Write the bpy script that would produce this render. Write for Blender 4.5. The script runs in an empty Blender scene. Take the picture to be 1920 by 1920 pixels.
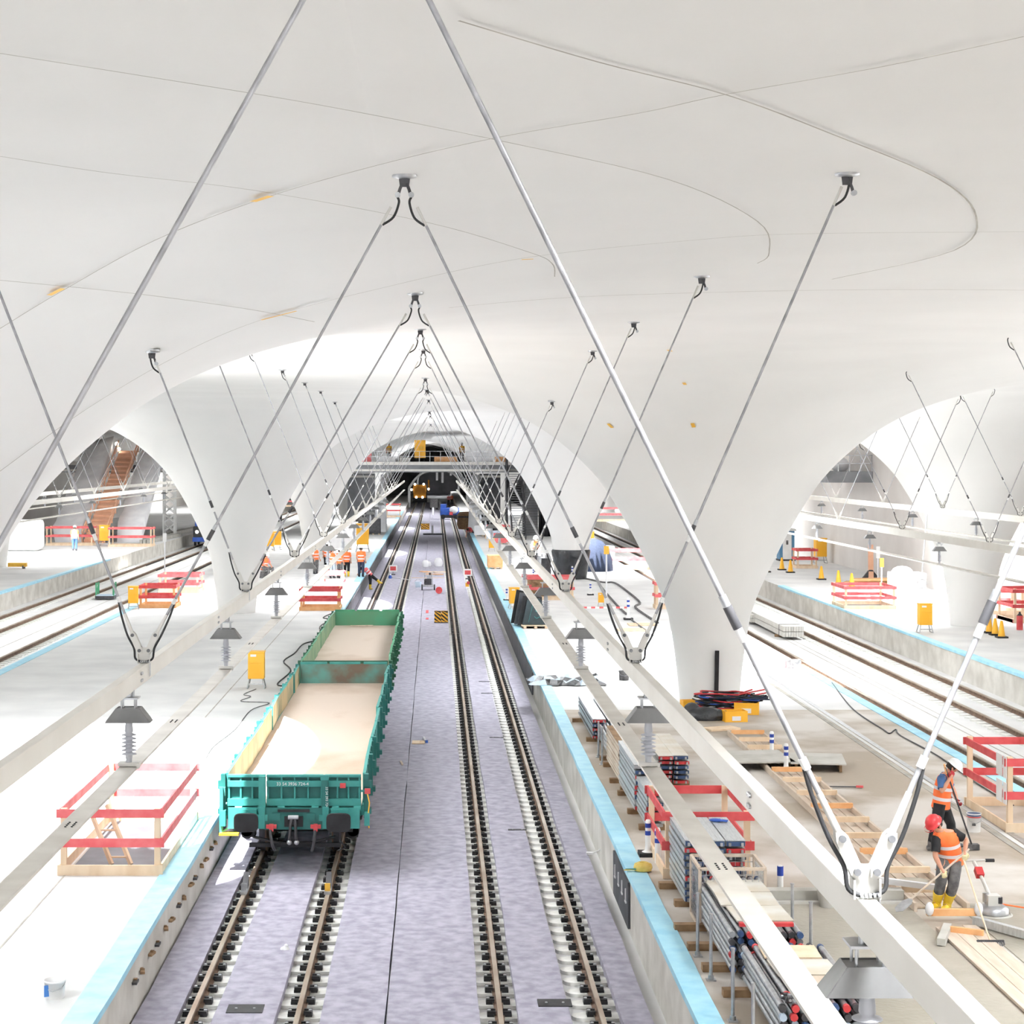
import bpy, math, random
from mathutils import Vector, Matrix
random.seed(7)
C = bpy.context.scene.collection
PI = math.pi
CAMZ, F, VX, VY = 7.2, 3400.0, 816.0, 860.0

def P(px, py, z=0.0):
    "point of the horizontal plane z seen at pixel (px, py) of the 1920 frame"
    y = (CAMZ - z) * F / (py - VY)
    return Vector(((px - VX) * y / F, y, z))

# ---------------------------------------------------------------- materials
def lin(c):
    return tuple(((v/255)/12.92 if v/255 <= .04045 else ((v/255+.055)/1.055)**2.4) for v in c) + (1,)

def mat(name, col, col2=None, rough=.6, metal=0., scale=3., detail=4., bump=0., bscale=40., lo=.35, hi=.65, stretch=None, emit=0, trans=0.):
    m = bpy.data.materials.new(name); m.use_nodes = True
    nt = m.node_tree; b = nt.nodes['Principled BSDF']
    b.inputs['Roughness'].default_value = rough; b.inputs['Metallic'].default_value = metal
    b.inputs['Base Color'].default_value = lin(col)
    if trans: b.inputs['Transmission Weight'].default_value = trans
    if emit:
        b.inputs['Emission Color'].default_value = lin(col); b.inputs['Emission Strength'].default_value = emit
    tc = nt.nodes.new('ShaderNodeTexCoord'); src = tc.outputs['Object']
    if stretch:
        mp = nt.nodes.new('ShaderNodeMapping'); mp.inputs['Scale'].default_value = stretch
        nt.links.new(src, mp.inputs[0]); src = mp.outputs[0]
    if col2:
        n = nt.nodes.new('ShaderNodeTexNoise'); n.inputs['Scale'].default_value = scale; n.inputs['Detail'].default_value = detail
        r = nt.nodes.new('ShaderNodeValToRGB')
        r.color_ramp.elements[0].position = lo; r.color_ramp.elements[0].color = lin(col)
        r.color_ramp.elements[1].position = hi; r.color_ramp.elements[1].color = lin(col2)
        nt.links.new(src, n.inputs['Vector']); nt.links.new(n.outputs['Fac'], r.inputs[0]); nt.links.new(r.outputs[0], b.inputs['Base Color'])
    if bump:
        n = nt.nodes.new('ShaderNodeTexNoise'); n.inputs['Scale'].default_value = bscale; n.inputs['Detail'].default_value = 3
        bp = nt.nodes.new('ShaderNodeBump'); bp.inputs['Strength'].default_value = bump; bp.inputs['Distance'].default_value = .05
        nt.links.new(src, n.inputs['Vector']); nt.links.new(n.outputs['Fac'], bp.inputs['Height']); nt.links.new(bp.outputs[0], b.inputs['Normal'])
    return m

MT = dict(
 shell=mat('fair_faced_concrete', (227,226,224), (232,231,229), .75, scale=.3, detail=6, bump=.04, bscale=3),
 joint=mat('joint_grey', (160,156,148), (182,178,170), .9, scale=2),  # grey of the joint lines and drain edge
 tape=mat('yellow_tape', (238,190,70), (225,170,60), .6),
 slab=mat('platform_concrete', (205,205,205), (220,220,219), .8, scale=.5, detail=6, bump=.05, bscale=8),
 slabtan=mat('stained_platform_concrete', (168,156,141), (208,203,197), .7, scale=.35, detail=7, bump=.08, bscale=10, lo=.42, hi=.6),
 wet=mat('fresh_concrete', (150,144,130), (176,170,158), .45, scale=.6, detail=6, bump=.2, bscale=12),
 wall=mat('hall_wall', (205,200,196), (222,218,214), .8, scale=.2, detail=5),
 facing=mat('platform_face', (190,186,178), (216,213,206), .8, scale=1.2, detail=6, bump=.1, bscale=8),
 facedark=mat('dark_face_panel', (70,72,76), (88,90,95), .6, scale=2),
 blue=mat('blue_sealing_membrane', (150,208,232), (176,224,240), .55, scale=2.5, detail=6, bump=.1, bscale=20),
 felt=mat('grey_felt', (150,147,162), (178,175,189), .95, scale=4.5, detail=10, bump=.25, bscale=120),
 feltside=mat('felt_seam', (96,92,98), (110,106,110), .95),
 white=mat('white_paint', (236,236,236), (228,228,226), .5, scale=2),
 whitebr=mat('bright_white_block', (238,238,234), (214,214,208), .6, scale=5),
 beam=mat('cream_beam_paint', (232,229,222), (224,220,212), .45, scale=1.5),
 conduct=mat('aluminium_conductor', (212,208,200), (196,191,182), .4, .15, scale=3),
 steel=mat('galvanised_steel', (170,172,176), (192,194,197), .35, .75, scale=9),
 rod=mat('tension_rod_steel', (140,140,143), (172,172,176), .4, .35, scale=8),
 plate=mat('grey_plate', (206,204,198), (214,212,208), .45, .1),
 dark=mat('dark_steel', (58,58,62), (78,77,80), .5, .3, scale=6),
 black=mat('black_rubber', (24,24,26), (40,40,43), .6, scale=5),
 hood=mat('grey_hood', (104,104,104), (122,122,122), .5, .2, scale=4),
 insul=mat('grey_silicone', (176,178,186), (190,192,198), .45),
 rail=mat('rail_steel', (176,164,150), (142,120,100), .4, .35, scale=2.5, stretch=(1,.3,1)),
 railside=mat('rail_rust', (98,76,62), (126,102,84), .8, scale=6),
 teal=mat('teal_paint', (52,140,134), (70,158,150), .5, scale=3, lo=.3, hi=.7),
 tealdk=mat('dark_teal_paint', (34,104,100), (46,120,114), .5, scale=3),  # darker teal for underframe, stanchions, posts and end panels
 green=mat('green_paint', (58,140,100), (80,160,120), .5, scale=3),
 inside=mat('worn_side_wall', (150,150,120), (196,178,138), .7, scale=1.2, detail=7, lo=.38, hi=.62),
 bedfloor=mat('wagon_bed', (208,192,178), (176,150,128), .8, scale=.45, detail=8, lo=.5, hi=.78, stretch=(1,.6,1), bump=.1, bscale=15),
 rust=mat('rusty_wall', (112,98,84), (96,150,142), .7, scale=.9, detail=7, lo=.42, hi=.58),
 wood=mat('pine_timber', (222,196,164), (236,214,186), .7, scale=4, stretch=(1,1,.3)),
 woodor=mat('orange_timber', (224,164,108), (236,184,132), .7, scale=4),
 woodgr=mat('weathered_plank', (196,178,160), (212,198,182), .8, scale=3, stretch=(3,.4,1)),
 wooddk=mat('dark_sleeper_block', (128,100,72), (156,126,94), .8, scale=6),
 red=mat('red_paint', (202,66,70), (216,90,92), .6, scale=4),
 pink=mat('red_barrier_board', (222,92,96), (232,120,122), .6, scale=3),
 yellow=mat('yellow_plastic', (247,180,40), (250,190,60), .45, scale=2),
 yellowb=mat('yellow_boot', (232,198,50), (240,208,80), .5),
 orange=mat('hi_vis_orange', (252,112,48), (255,128,70), .7, scale=6),
 refl=mat('reflective_tape', (226,222,226), None, .3),
 skin=mat('skin', (196,142,116), (206,152,126), .55),
 hair=mat('dark_hair', (36,28,24), None, .8),
 redhat=mat('red_helmet', (214,54,60), (222,66,70), .3),
 whitehat=mat('white_helmet', (242,242,242), None, .3),
 navy=mat('navy_cloth', (42,52,74), (52,62,84), .85, scale=10),
 blackc=mat('black_cloth', (26,26,30), (38,38,42), .85, scale=10),
 greyc=mat('grey_work_cloth', (78,78,80), (120,118,118), .9, scale=8, detail=6),
 ltblue=mat('light_cloth', (184,200,216), None, .85),
 bluec=mat('blue_cloth', (60,92,136), (70,104,150), .85),
 glove=mat('cream_glove', (228,218,176), None, .8),
 redglove=mat('red_glove', (168,44,52), None, .8),
 bluebar=mat('blue_stripe', (36,66,160), None, .5),
 bluecap=mat('blue_end_cap', (48,72,112), (60,86,128), .5, scale=6),
 redcap=mat('red_end_cap', (190,48,52), (204,64,66), .5, scale=6),
 alu=mat('aluminium_deck', (196,200,202), (214,218,220), .35, .5, scale=6, stretch=(8,1,1)),
 ply=mat('plywood_sheet', (214,212,206), (200,190,172), .7, scale=1.4),
 film=mat('white_plastic_film', (222,222,226), (240,240,242), .35, scale=.8, detail=6, bump=.5, bscale=2),
 foil=mat('black_foil', (44,45,48), (64,66,70), .35, scale=2, bump=.6, bscale=5),
 asphalt=mat('charcoal_mat', (56,66,70), (66,76,80), .9, scale=4),
 bluev=mat('blue_machine_paint', (44,84,176), (54,98,190), .4, scale=2),
 yelloco=mat('amber_machine_paint', (212,142,36), (196,126,28), .5, scale=2),
 lamp=mat('lit_lamp', (255,252,240), None, .3, emit=6),
 tunnel=mat('tunnel_lining', (120,120,122), (138,138,140), .9, scale=.5),
 ftgrey=mat('far_grey_panel', (120,122,126), (140,142,146), .7, scale=1),
 stairw=mat('raw_stair_wood', (226,172,140), (234,186,156), .75, scale=2),
 bluewc=mat('blue_toilet_wall', (84,134,170), None, .5),
 glass=mat('blue_print', (64,120,190), None, .5),
)

# ---------------------------------------------------------------- mesh builder
class MB:
    def __init__(s): s.v = []; s.f = []; s.mi = []; s.sm = []; s.ms = []
    def _m(s, m):
        m = MT[m] if isinstance(m, str) else m
        if m not in s.ms: s.ms.append(m)
        return s.ms.index(m)
    def add(s, vs, fs, m, smooth=False):
        k = len(s.v); i = s._m(m)
        s.v += [tuple(v) for v in vs]
        for f in fs:
            s.f.append([a+k for a in f]); s.mi.append(i); s.sm.append(smooth)
        return s
    def box(s, c, d, m, rz=0, M=None):
        x, y, z = d[0]/2, d[1]/2, d[2]/2
        vs = [Vector((a*x, b*y, e*z)) for a in (-1,1) for b in (-1,1) for e in (-1,1)]
        R = M if M is not None else Matrix.Rotation(rz, 3, 'Z')
        vs = [R @ v + Vector(c) for v in vs]
        return s.add(vs, [(0,1,3,2),(4,6,7,5),(0,4,5,1),(2,3,7,6),(0,2,6,4),(1,5,7,3)], m)
    def bar(s, a, b, w, h, m, up=(0,0,1)):
        a, b = Vector(a), Vector(b); d = (b-a).normalized(); u = Vector(up)
        if abs(d.dot(u)) > .98: u = Vector((0,1,0))
        r = d.cross(u).normalized(); u = r.cross(d)
        vs = [p + r*w/2*i + u*h/2*j for p in (a,b) for i, j in ((-1,-1),(1,-1),(1,1),(-1,1))]
        return s.add(vs, [(0,3,2,1),(4,5,6,7),(0,1,5,4),(1,2,6,5),(2,3,7,6),(3,0,4,7)], m)
    def cyl(s, a, b, r0, m, r1=None, n=10, caps=True, smooth=True):
        a, b = Vector(a), Vector(b); r1 = r0 if r1 is None else r1
        d = (b-a).normalized(); u = Vector((0,0,1)) if abs(d.z) < .9 else Vector((1,0,0))
        r = d.cross(u).normalized(); u = r.cross(d)
        vs = [p + (r*math.cos(2*PI*i/n) + u*math.sin(2*PI*i/n))*q for p, q in ((a,r0),(b,r1)) for i in range(n)]
        s.add(vs, [(i,(i+1)%n,n+(i+1)%n,n+i) for i in range(n)], m, smooth)
        if caps: s.add(vs, [tuple(range(n-1,-1,-1)), tuple(range(n,2*n))], m)
        return s
    def tube(s, pts, r, m, n=8):
        pts = [Vector(p) for p in pts]; rings = []; a = None
        for i, p in enumerate(pts):
            d = (pts[min(i+1,len(pts)-1)] - pts[max(i-1,0)]).normalized()
            if a is None: a = d.orthogonal().normalized()
            else:
                a = a - d*a.dot(d)
                a = a.normalized() if a.length > 1e-4 else d.orthogonal().normalized()
            b = a.cross(d)
            rr = r[i] if isinstance(r, (list,tuple)) else r
            rings.append([p + (a*math.cos(2*PI*k/n)+b*math.sin(2*PI*k/n))*rr for k in range(n)])
        vs = [v for g in rings for v in g]
        fs = [(i*n+k, i*n+(k+1)%n, (i+1)*n+(k+1)%n, (i+1)*n+k) for i in range(len(pts)-1) for k in range(n)]
        s.add(vs, fs, m, True)
        return s.add(vs, [tuple(range(n-1,-1,-1)), tuple(range((len(pts)-1)*n, len(pts)*n))], m)
    def lathe(s, prof, c, m, n=20, smooth=True, sx=1, sy=1):
        vs = [(c[0]+r*math.cos(2*PI*k/n)*sx, c[1]+r*math.sin(2*PI*k/n)*sy, c[2]+z) for r, z in prof for k in range(n)]
        fs = [(i*n+k, i*n+(k+1)%n, (i+1)*n+(k+1)%n, (i+1)*n+k) for i in range(len(prof)-1) for k in range(n)]
        s.add(vs, fs, m, smooth)
        if prof[0][0] > 1e-4: s.add(vs[:n], [tuple(range(n-1,-1,-1))], m)
        if prof[-1][0] > 1e-4: s.add(vs[-n:], [tuple(range(n))], m)
        return s
    def prism(s, poly, e, m):
        n = len(poly); a = [Vector(p) for p in poly]; e = Vector(e); vs = a + [p+e for p in a]
        return s.add(vs, [tuple(range(n-1,-1,-1)), tuple(range(n,2*n))] + [(i,(i+1)%n,n+(i+1)%n,n+i) for i in range(n)], m)
    def ball(s, c, r, m, n=10, k=7):
        r = r if isinstance(r, (list,tuple)) else (r,r,r)
        vs = [(c[0]+r[0]*math.sin(PI*j/k)*math.cos(2*PI*i/n), c[1]+r[1]*math.sin(PI*j/k)*math.sin(2*PI*i/n), c[2]+r[2]*math.cos(PI*j/k)) for j in range(k+1) for i in range(n)]
        return s.add(vs, [(j*n+i, (j+1)*n+i, (j+1)*n+(i+1)%n, j*n+(i+1)%n) for j in range(k) for i in range(n)], m, True)
    def build(s, name, parent=None, bevel=0, loc=None, rz=0):
        me = bpy.data.meshes.new(name); me.from_pydata(s.v, [], s.f)
        for m in s.ms: me.materials.append(m)
        me.polygons.foreach_set('material_index', s.mi); me.polygons.foreach_set('use_smooth', s.sm)
        me.update()
        o = bpy.data.objects.new(name, me); C.objects.link(o)
        if parent: o.parent = parent
        if loc is not None: o.location = loc; o.rotation_euler.z = rz
        if bevel:
            b = o.modifiers.new('bevel', 'BEVEL'); b.width = bevel; b.segments = 2; b.limit_method = 'ANGLE'
        return o

def tag(o, label=None, cat=None, group=None, kind=None):
    if label: o['label'] = label
    if cat: o['category'] = cat
    if group: o['group'] = group
    if kind: o['kind'] = kind
    return o
def thing(name, label, cat, loc=(0,0,0), rz=0, group=None):
    o = bpy.data.objects.new(name, None); o.empty_display_size = .2; C.objects.link(o)
    o.location = loc; o.rotation_euler = (0,0,rz)
    return tag(o, label, cat, group)
def dup(root, loc=None, rz=None, label=None, group=None, scale=None):
    def cp(o, par):
        c = o.copy(); C.objects.link(c)
        if par: c.parent = par
        for ch in list(KIDS.get(o.name, [])) or list(o.children): cp(ch, c)
        return c
    r = cp(root, None)
    if loc is not None: r.location = loc
    if rz is not None: r.rotation_euler = (0,0,rz)
    if label: r['label'] = label
    if group: r['group'] = group
    if scale: r.scale = scale if isinstance(scale, (tuple,list)) else (scale,)*3
    return r
KIDS = {}

# ---------------------------------------------------------------- camera
cd = bpy.data.cameras.new('camera'); cam = bpy.data.objects.new('camera', cd); C.objects.link(cam)
cam.location = (0,0,CAMZ); cam.rotation_euler = (PI/2,0,0)
cd.sensor_width = 36; cd.lens = F/1920*36; cd.shift_x = (960-VX)/1920; cd.shift_y = -(960-VY)/1920
cd.clip_start = .1; cd.clip_end = 1500
bpy.context.scene.camera = cam
sc = bpy.context.scene
sc.view_settings.view_transform = 'Standard'; sc.view_settings.look = 'None'; sc.view_settings.gamma = 1
sc.view_settings.use_curve_mapping = False; sc.view_settings.exposure = 0.53
sc.cycles.diffuse_bounces = 5; sc.cycles.max_bounces = 6; sc.cycles.glossy_bounces = 2
sc.cycles.caustics_reflective = False; sc.cycles.caustics_refractive = False
sc.cycles.sample_clamp_indirect = 8; sc.cycles.use_adaptive_sampling = True; sc.cycles.adaptive_threshold = .1; sc.cycles.adaptive_min_samples = 16

# ---------------------------------------------------------------- vault
RT = [(.87,0),(.92,.5),(1.0,1.2),(1.2,2.5),(1.5,3.35),(1.9,4.2),(2.3,5.0),(2.7,5.7),(3.3,6.6),(4.2,7.5),(5,8.1),(6,8.62),(7.5,9.1),(9,9.38),(12,9.62),(16,9.7),(60,9.7)]
def zr(r):
    if r <= RT[0][0]: return 0.
    for i in range(len(RT)-1):
        (a,za),(b,zb) = RT[i], RT[i+1]
        if r <= b:
            def sl(j):
                if j <= 0 or j >= len(RT)-1: k = min(max(j,0),len(RT)-2); return (RT[k+1][1]-RT[k][1])/(RT[k+1][0]-RT[k][0])
                s0 = (RT[j][1]-RT[j-1][1])/(RT[j][0]-RT[j-1][0]); s1 = (RT[j+1][1]-RT[j][1])/(RT[j+1][0]-RT[j][0])
                return 2*s0*s1/(s0+s1) if s0*s1 > 0 else 0
            t = (r-a)/(b-a); h = b-a; m0, m1 = sl(i), sl(i+1)
            return (2*t**3-3*t*t+1)*za + (t**3-2*t*t+t)*h*m0 + (-2*t**3+3*t*t)*zb + (t**3-t*t)*h*m1
    return 9.7
ROWS = {  # x: list of column y
 -29.5: [11,66,121,240,295], -9.3: [-28,27,85,140,195,250,305], 8.16: [-1,54,109,230,285,340], 23.2: [-31,23.5,78.5,133.5,188,243,298]}
XB = {-29.5: (-39,-19), -9.3: (-19,-.5), 8.16: (-.5,15.7), 23.2: (15.7,27.4)}
COLS = [(x, y) for x, ys in ROWS.items() for y in ys]
def H(x, y):
    s = 0.
    for cx, cy in COLS:
        dx, dy = x-cx, y-cy
        if abs(dx) < 17 and abs(dy) < 17:
            d = max(0., 9.7 - zr(math.hypot(dx, dy))); s += d**3
    return 9.7 - max(s, 1e-12)**(1/3)
def eye_of(cx, cy):
    if cy in (-1,-28,-31,11) : return None
    if cy > 260: return None
    if (cx, cy) == (-9.3, 27): return (-9.3, 37.3, 4.6, 9.3)
    return (cx, cy+10, 4.6 if cx < 20 else 3.6, 8.0)
def eyes_of(cx, cy):
    e = eye_of(cx, cy); L = [e] if e else []
    if (cx, cy) == (8.16, -1): L += [(3.2, 5.6, 1.45, 1.45), (12.1, 18.6, 1.9, 2.8)]  # added unseen eyes, lighting the near hanger and near ceiling
    if (cx, cy) == (-9.3, 27): L.append((-12.2, 17.2, 2.0, 2.9))  # added unseen eye, lighting the near ceiling from the left
    return L
def cut_eyes(vs, fs, eyes, cx, cy):
    for eye in eyes:
        fe = lambda x, y: ((x-eye[0])/eye[2])**2 + ((y-eye[1])/eye[3])**2
        ins = {i for i, v in enumerate(vs) if fe(v[0],v[1]) < 1 and math.hypot(v[0]-cx, v[1]-cy) > 4.3}; snap = set()
        for f in fs:
            k = [i in ins for i in f]
            if any(k) and not all(k): snap |= {i for i in f if i in ins}
        for i in snap:
            v = vs[i]; q = math.sqrt(max(fe(v[0],v[1]), 1e-6))
            if q > .6: v[0] = eye[0]+(v[0]-eye[0])/q; v[1] = eye[1]+(v[1]-eye[1])/q
        fs = [f for f in fs if not all(i in ins for i in f)]
    return fs
def necks(mb, eyes):
    N = 48
    for eye in eyes:
        w = []
        for zt in (None, 11.0):
            for k in range(N):
                x, y = eye[0]+eye[2]*math.cos(2*PI*k/N), eye[1]+eye[3]*math.sin(2*PI*k/N); w.append((x, y, H(x,y)-.01 if zt is None else zt))
        mb.add(w, [(k, (k+1)%N, N+(k+1)%N, N+k) for k in range(N)], 'white', True)
def roof(x0, x1, y0, y1, eyes):
    "added unseen cover above the vault, blocking daylight outside the light eyes"
    ys = [y0] + ([(eyes[0][1]-eyes[0][3]+eyes[1][1]+eyes[1][3])/2] if len(eyes) > 1 else []) + [y1]; N = 96; es = sorted(eyes, key=lambda e: e[1]); r = MB()
    for i in range(len(ys)-1):
        a, b = ys[i], ys[i+1]
        if not es: r.add([(x0-.1,a-.1,11.0),(x1+.1,a-.1,11.0),(x1+.1,b+.1,11.0),(x0-.1,b+.1,11.0)], [(0,1,2,3)], 'wall'); continue
        e = es[i]; w = []; T = sorted([2*PI*k/N-PI for k in range(N)] + [math.atan2(yy-e[1], xx-e[0]) for xx in (x0-.1,x1+.1) for yy in (a-.1,b+.1)]); n = len(T)
        for t in T: w.append((e[0]+(e[2]-.03)*math.cos(t), e[1]+(e[3]-.03)*math.sin(t), 11.0))
        for t in T:
            c, s_ = math.cos(t), math.sin(t); q = 1e9
            if c > 1e-9: q = min(q, (x1+.1-e[0])/c)
            if c < -1e-9: q = min(q, (x0-.1-e[0])/c)
            if s_ > 1e-9: q = min(q, (b+.1-e[1])/s_)
            if s_ < -1e-9: q = min(q, (a-.1-e[1])/s_)
            w.append((e[0]+c*q, e[1]+s_*q, 11.0))
        r.add(w, [(k, (k+1)%n, n+(k+1)%n, n+k) for k in range(n)], 'wall')
    tag(r.build('roof'), kind='structure')
def shell_cell(name, cx, cy, x0, x1, y0, y1):
    cs = [math.atan2(b-cy, a-cx) for a in (x0,x1) for b in (y0,y1)]
    far = cy > 200
    nn = 72 if far else 288
    th = sorted(set([2*PI*k/nn-PI for k in range(nn)] + cs))
    th = [t for i, t in enumerate(th) if i == 0 or t-th[i-1] > 1e-3]
    n = len(th); e = .05
    def R(t):
        c, s_ = math.cos(t), math.sin(t); o = 1e9
        if c > 1e-9: o = min(o, (x1+e-cx)/c)
        if c < -1e-9: o = min(o, (x0-e-cx)/c)
        if s_ > 1e-9: o = min(o, (y1+e-cy)/s_)
        if s_ < -1e-9: o = min(o, (y0-e-cy)/s_)
        return o
    inner = [.87,.9,.95,1.0,1.08,1.2,1.33,1.5,1.7,1.9,2.1,2.35,2.6]
    K = 18 if far else 34
    eyes = eyes_of(cx, cy); vs = []
    for j in range(len(inner)+K):
        for t in th:
            r = inner[j] if j < len(inner) else inner[-1] + (R(t)-inner[-1])*((j-len(inner)+1)/K)**1.35
            x, y = cx+r*math.cos(t), cy+r*math.sin(t); vs.append([x,y,0.])
    nr = len(inner)+K
    fs = [(j*n+i, (j+1)*n+i, (j+1)*n+(i+1)%n, j*n+(i+1)%n) for j in range(nr-1) for i in range(n)]
    fs = cut_eyes(vs, fs, eyes, cx, cy)
    for v in vs: v[2] = H(v[0], v[1])
    for i in range((nr-1)*n, nr*n): vs[i][2] += .012
    mb = MB(); mb.add(vs, fs, 'shell', True); necks(mb, eyes)
    o = mb.build(name)
    roof(x0, x1, y0, y1, eyes)
    return o
LABC = {(8.16,54): 'large pale concrete chalice column on the near right platform with cables heaped at its foot',
 (8.16,109): 'pale concrete chalice column with its foot wrapped in black foil',
 (-9.3,85): 'nearest pale concrete chalice column on the left platform behind the hanging beam',
 (-9.3,140): 'second pale chalice column on the left platform beyond the group of workers',
 (23.2,78.5): 'pale concrete chalice column on the far right platform near the three cones',
 (-29.5,121): 'pale chalice column at the left edge of the photo on the far left platform'}
for cx0, ys in ROWS.items():
    for i, cy in enumerate(ys):
        cx = cx0
        y0 = 4 if i == 0 else (ys[i-1]+cy)/2; y1 = (cy+ys[i+1])/2 if i+1 < len(ys) else 400
        y0 = max(y0, 4)
        if y1 <= 5: continue
        if cy < y0:   # column behind the slice: plain grid of the vault
            x0, x1 = XB[cx0]; nx, ny = 80, 96; eyes = eyes_of(cx, cy); mb = MB(); vs = []
            for a in range(ny+1):
                for b in range(nx+1):
                    x = x0-.02+(x1-x0+.04)*b/nx; y = y0+(y1+.02-y0)*a/ny; vs.append([x,y,.012 if a in (0,ny) or b in (0,nx) else 0])
            fs = cut_eyes(vs, [(a*(nx+1)+b, a*(nx+1)+b+1, (a+1)*(nx+1)+b+1, (a+1)*(nx+1)+b) for a in range(ny) for b in range(nx)], eyes, cx, cy)
            for v in vs: v[2] += H(v[0], v[1])
            mb.add(vs, fs, 'shell', True); necks(mb, eyes); roof(x0, x1, y0, y1, eyes)
            tag(mb.build('ceiling'), kind='structure'); continue
        lab = LABC.get((cx0, cy))
        o = shell_cell('chalice_column' if lab else 'ceiling', cx, cy, XB[cx0][0], XB[cx0][1], y0, y1)
        if lab: tag(o, lab, 'column', 'chalice columns')
        else: tag(o, kind='structure')
def ray_shell(px, py):
    dx, dz = (px-VX)/F, (VY-py)/F; t = 4.
    while t < 300:
        if CAMZ+dz*t > H(dx*t, t)-.004: break
        t += .25
    a, b = t-.25, t
    for _ in range(18):
        m = (a+b)/2
        if CAMZ+dz*m > H(dx*m, m)-.004: b = m
        else: a = m
    return Vector((dx*a, a, CAMZ+dz*a))
def shell_strip(pix, w, m, mb, drop=.03):
    pts = []
    for (a, b), (c, d) in zip(pix[:-1], pix[1:]):
        k = max(2, int(math.hypot(c-a, d-b)/30))
        pts += [ray_shell(a+(c-a)*i/k, b+(d-b)*i/k) for i in range(k)]
    pts.append(ray_shell(*pix[-1]))
    vs = []
    for i, p in enumerate(pts):
        d = pts[min(i+1,len(pts)-1)] - pts[max(i-1,0)]; n = Vector((-d.y, d.x, 0))
        n = n.normalized()*w/2 if n.length > 1e-6 else Vector((w/2,0,0))
        for q in (p-n, p+n): vs.append((q.x, q.y, H(q.x,q.y)-drop))
    mb.add(vs, [(2*i, 2*i+1, 2*i+3, 2*i+2) for i in range(len(pts)-1)], m)
def smooth_px(pts, k=6):
    out = []
    for i in range(len(pts)-1):
        p0, p1, p2, p3 = pts[max(i-1,0)], pts[i], pts[i+1], pts[min(i+2,len(pts)-1)]
        for j in range(k):
            t = j/k
            out.append(tuple(.5*((2*b)+(-a+c)*t+(2*a-5*b+4*c-d)*t*t+(-a+3*b-3*c+d)*t**3) for a,b,c,d in zip(p0,p1,p2,p3)))
    return out+[pts[-1]]
JL = [[(0,92),(300,140),(600,190),(930,256),(1250,330),(1420,410),(1442,470),(1420,490)],
 [(0,287),(200,318),(480,352),(800,412),(990,468),(1035,490),(1040,515)],
 [(0,521),(250,546),(460,575),(590,600)],
 [(0,612),(110,545),(290,446),(490,368),(700,306),(930,252),(1200,205),(1360,170),(1650,118),(1920,60)],
 [(860,30),(1120,108),(1360,170),(1560,245),(1760,330),(1830,400),(1790,465),(1560,520)],
 [(0,880),(160,765),(330,665),(490,596),(700,540),(980,480),(1300,446),(1500,434),(1920,430)]]
for k, L in enumerate(JL):
    mb = MB(); shell_strip(smooth_px(L), .014 if k != 4 else .02, 'joint', mb); tag(mb.build('ceiling_joint'), kind='structure')
for k, (L, w) in enumerate([([(1298,791),(1301,799)],.1),([(1140,792),(1148,800)],.1),([(1282,715),(1285,719)],.09),([(1253,653),(1258,656)],.09),([(474,371),(508,360)],.07),([(92,548),(118,535)],.07),([(490,595),(556,578)],.06),([(978,481),(1000,480)],.06)]):
    mb = MB(); shell_strip(L, w, 'tape', mb, .04)
    tag(mb.build('masking_tape'), ['yellow tape dab lowest on the flank of the near right column','yellow tape dab left on the flank of the near right column','upper yellow tape dab on the flank of the near right column','topmost yellow tape dab above the near right column','yellow tape strip on the ceiling joint below the left rod','yellow tape strip on the ceiling at the far left edge','longest yellow tape strip on the lower ceiling joint','small yellow tape strip on the ceiling near the middle rod'][k], 'tape', 'tape strips on the ceiling')
def strip_joint(xa, ya, xb, yb, w=.02):
    mb = MB(); vs = []
    for i in range(41):
        x, y = xa+(xb-xa)*i/40, ya+(yb-ya)*i/40; n = Vector((-(yb-ya), xb-xa)).normalized()*w/2
        for s in (-1,1): vs.append((x+s*n.x, y+s*n.y, H(x+s*n.x,y+s*n.y)-.03))
    mb.add(vs, [(2*i, 2*i+1, 2*i+3, 2*i+2) for i in range(40)], 'joint'); tag(mb.build('ceiling_joint'), kind='structure')
strip_joint(.2, 26.5, 15.6, 26.5, .03)
EYES = [e for x, ys in ROWS.items() for y in ys for e in eyes_of(x, y)]
# ---------------------------------------------------------------- site: floors, faces, walls
def slab(name, x0, x1, y0, y1, z0, z1, top, side):
    mb = MB(); v = [(x0,y0,z0),(x1,y0,z0),(x1,y1,z0),(x0,y1,z0),(x0,y0,z1),(x1,y0,z1),(x1,y1,z1),(x0,y1,z1)]
    mb.add(v, [(4,5,6,7)], top); mb.add(v, [(0,1,5,4),(1,2,6,5),(2,3,7,6),(3,0,4,7),(0,3,2,1)], side)
    return tag(mb.build(name), kind='structure')
slab('floor', -40, 28, -16, 400, -1.3, -1.02, 'slab', 'slab')
slab('platform_slab', 3.37, 12.8, -16, 52, -1.02, 0, 'slabtan', 'facing')
slab('platform_slab', 3.37, 12.8, 52, 400, -1.02, 0, 'slab', 'facing')
slab('platform_slab', -14.8, -4.37, -16, 400, -1.02, 0, 'slab', 'facing')
slab('platform_slab', 19.5, 27.4, -16, 400, -1.02, 0, 'slab', 'facing')
slab('platform_slab', -39, -23.3, -16, 400, -1.02, 0, 'slab', 'facing')
tag(MB().box((27.55,192,4.6),(.3,416,11.4),'wall').build('wall_right'), kind='structure')
tag(MB().box((-39.15,192,4.6),(.3,416,11.4),'wall').build('wall_left'), kind='structure')
tag(MB().box((-5.8,-6.2,10.5),(67,20,.2),'wall').build('roof'), kind='structure')  # unseen cover behind the camera, added to keep sun off the near floor
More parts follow.
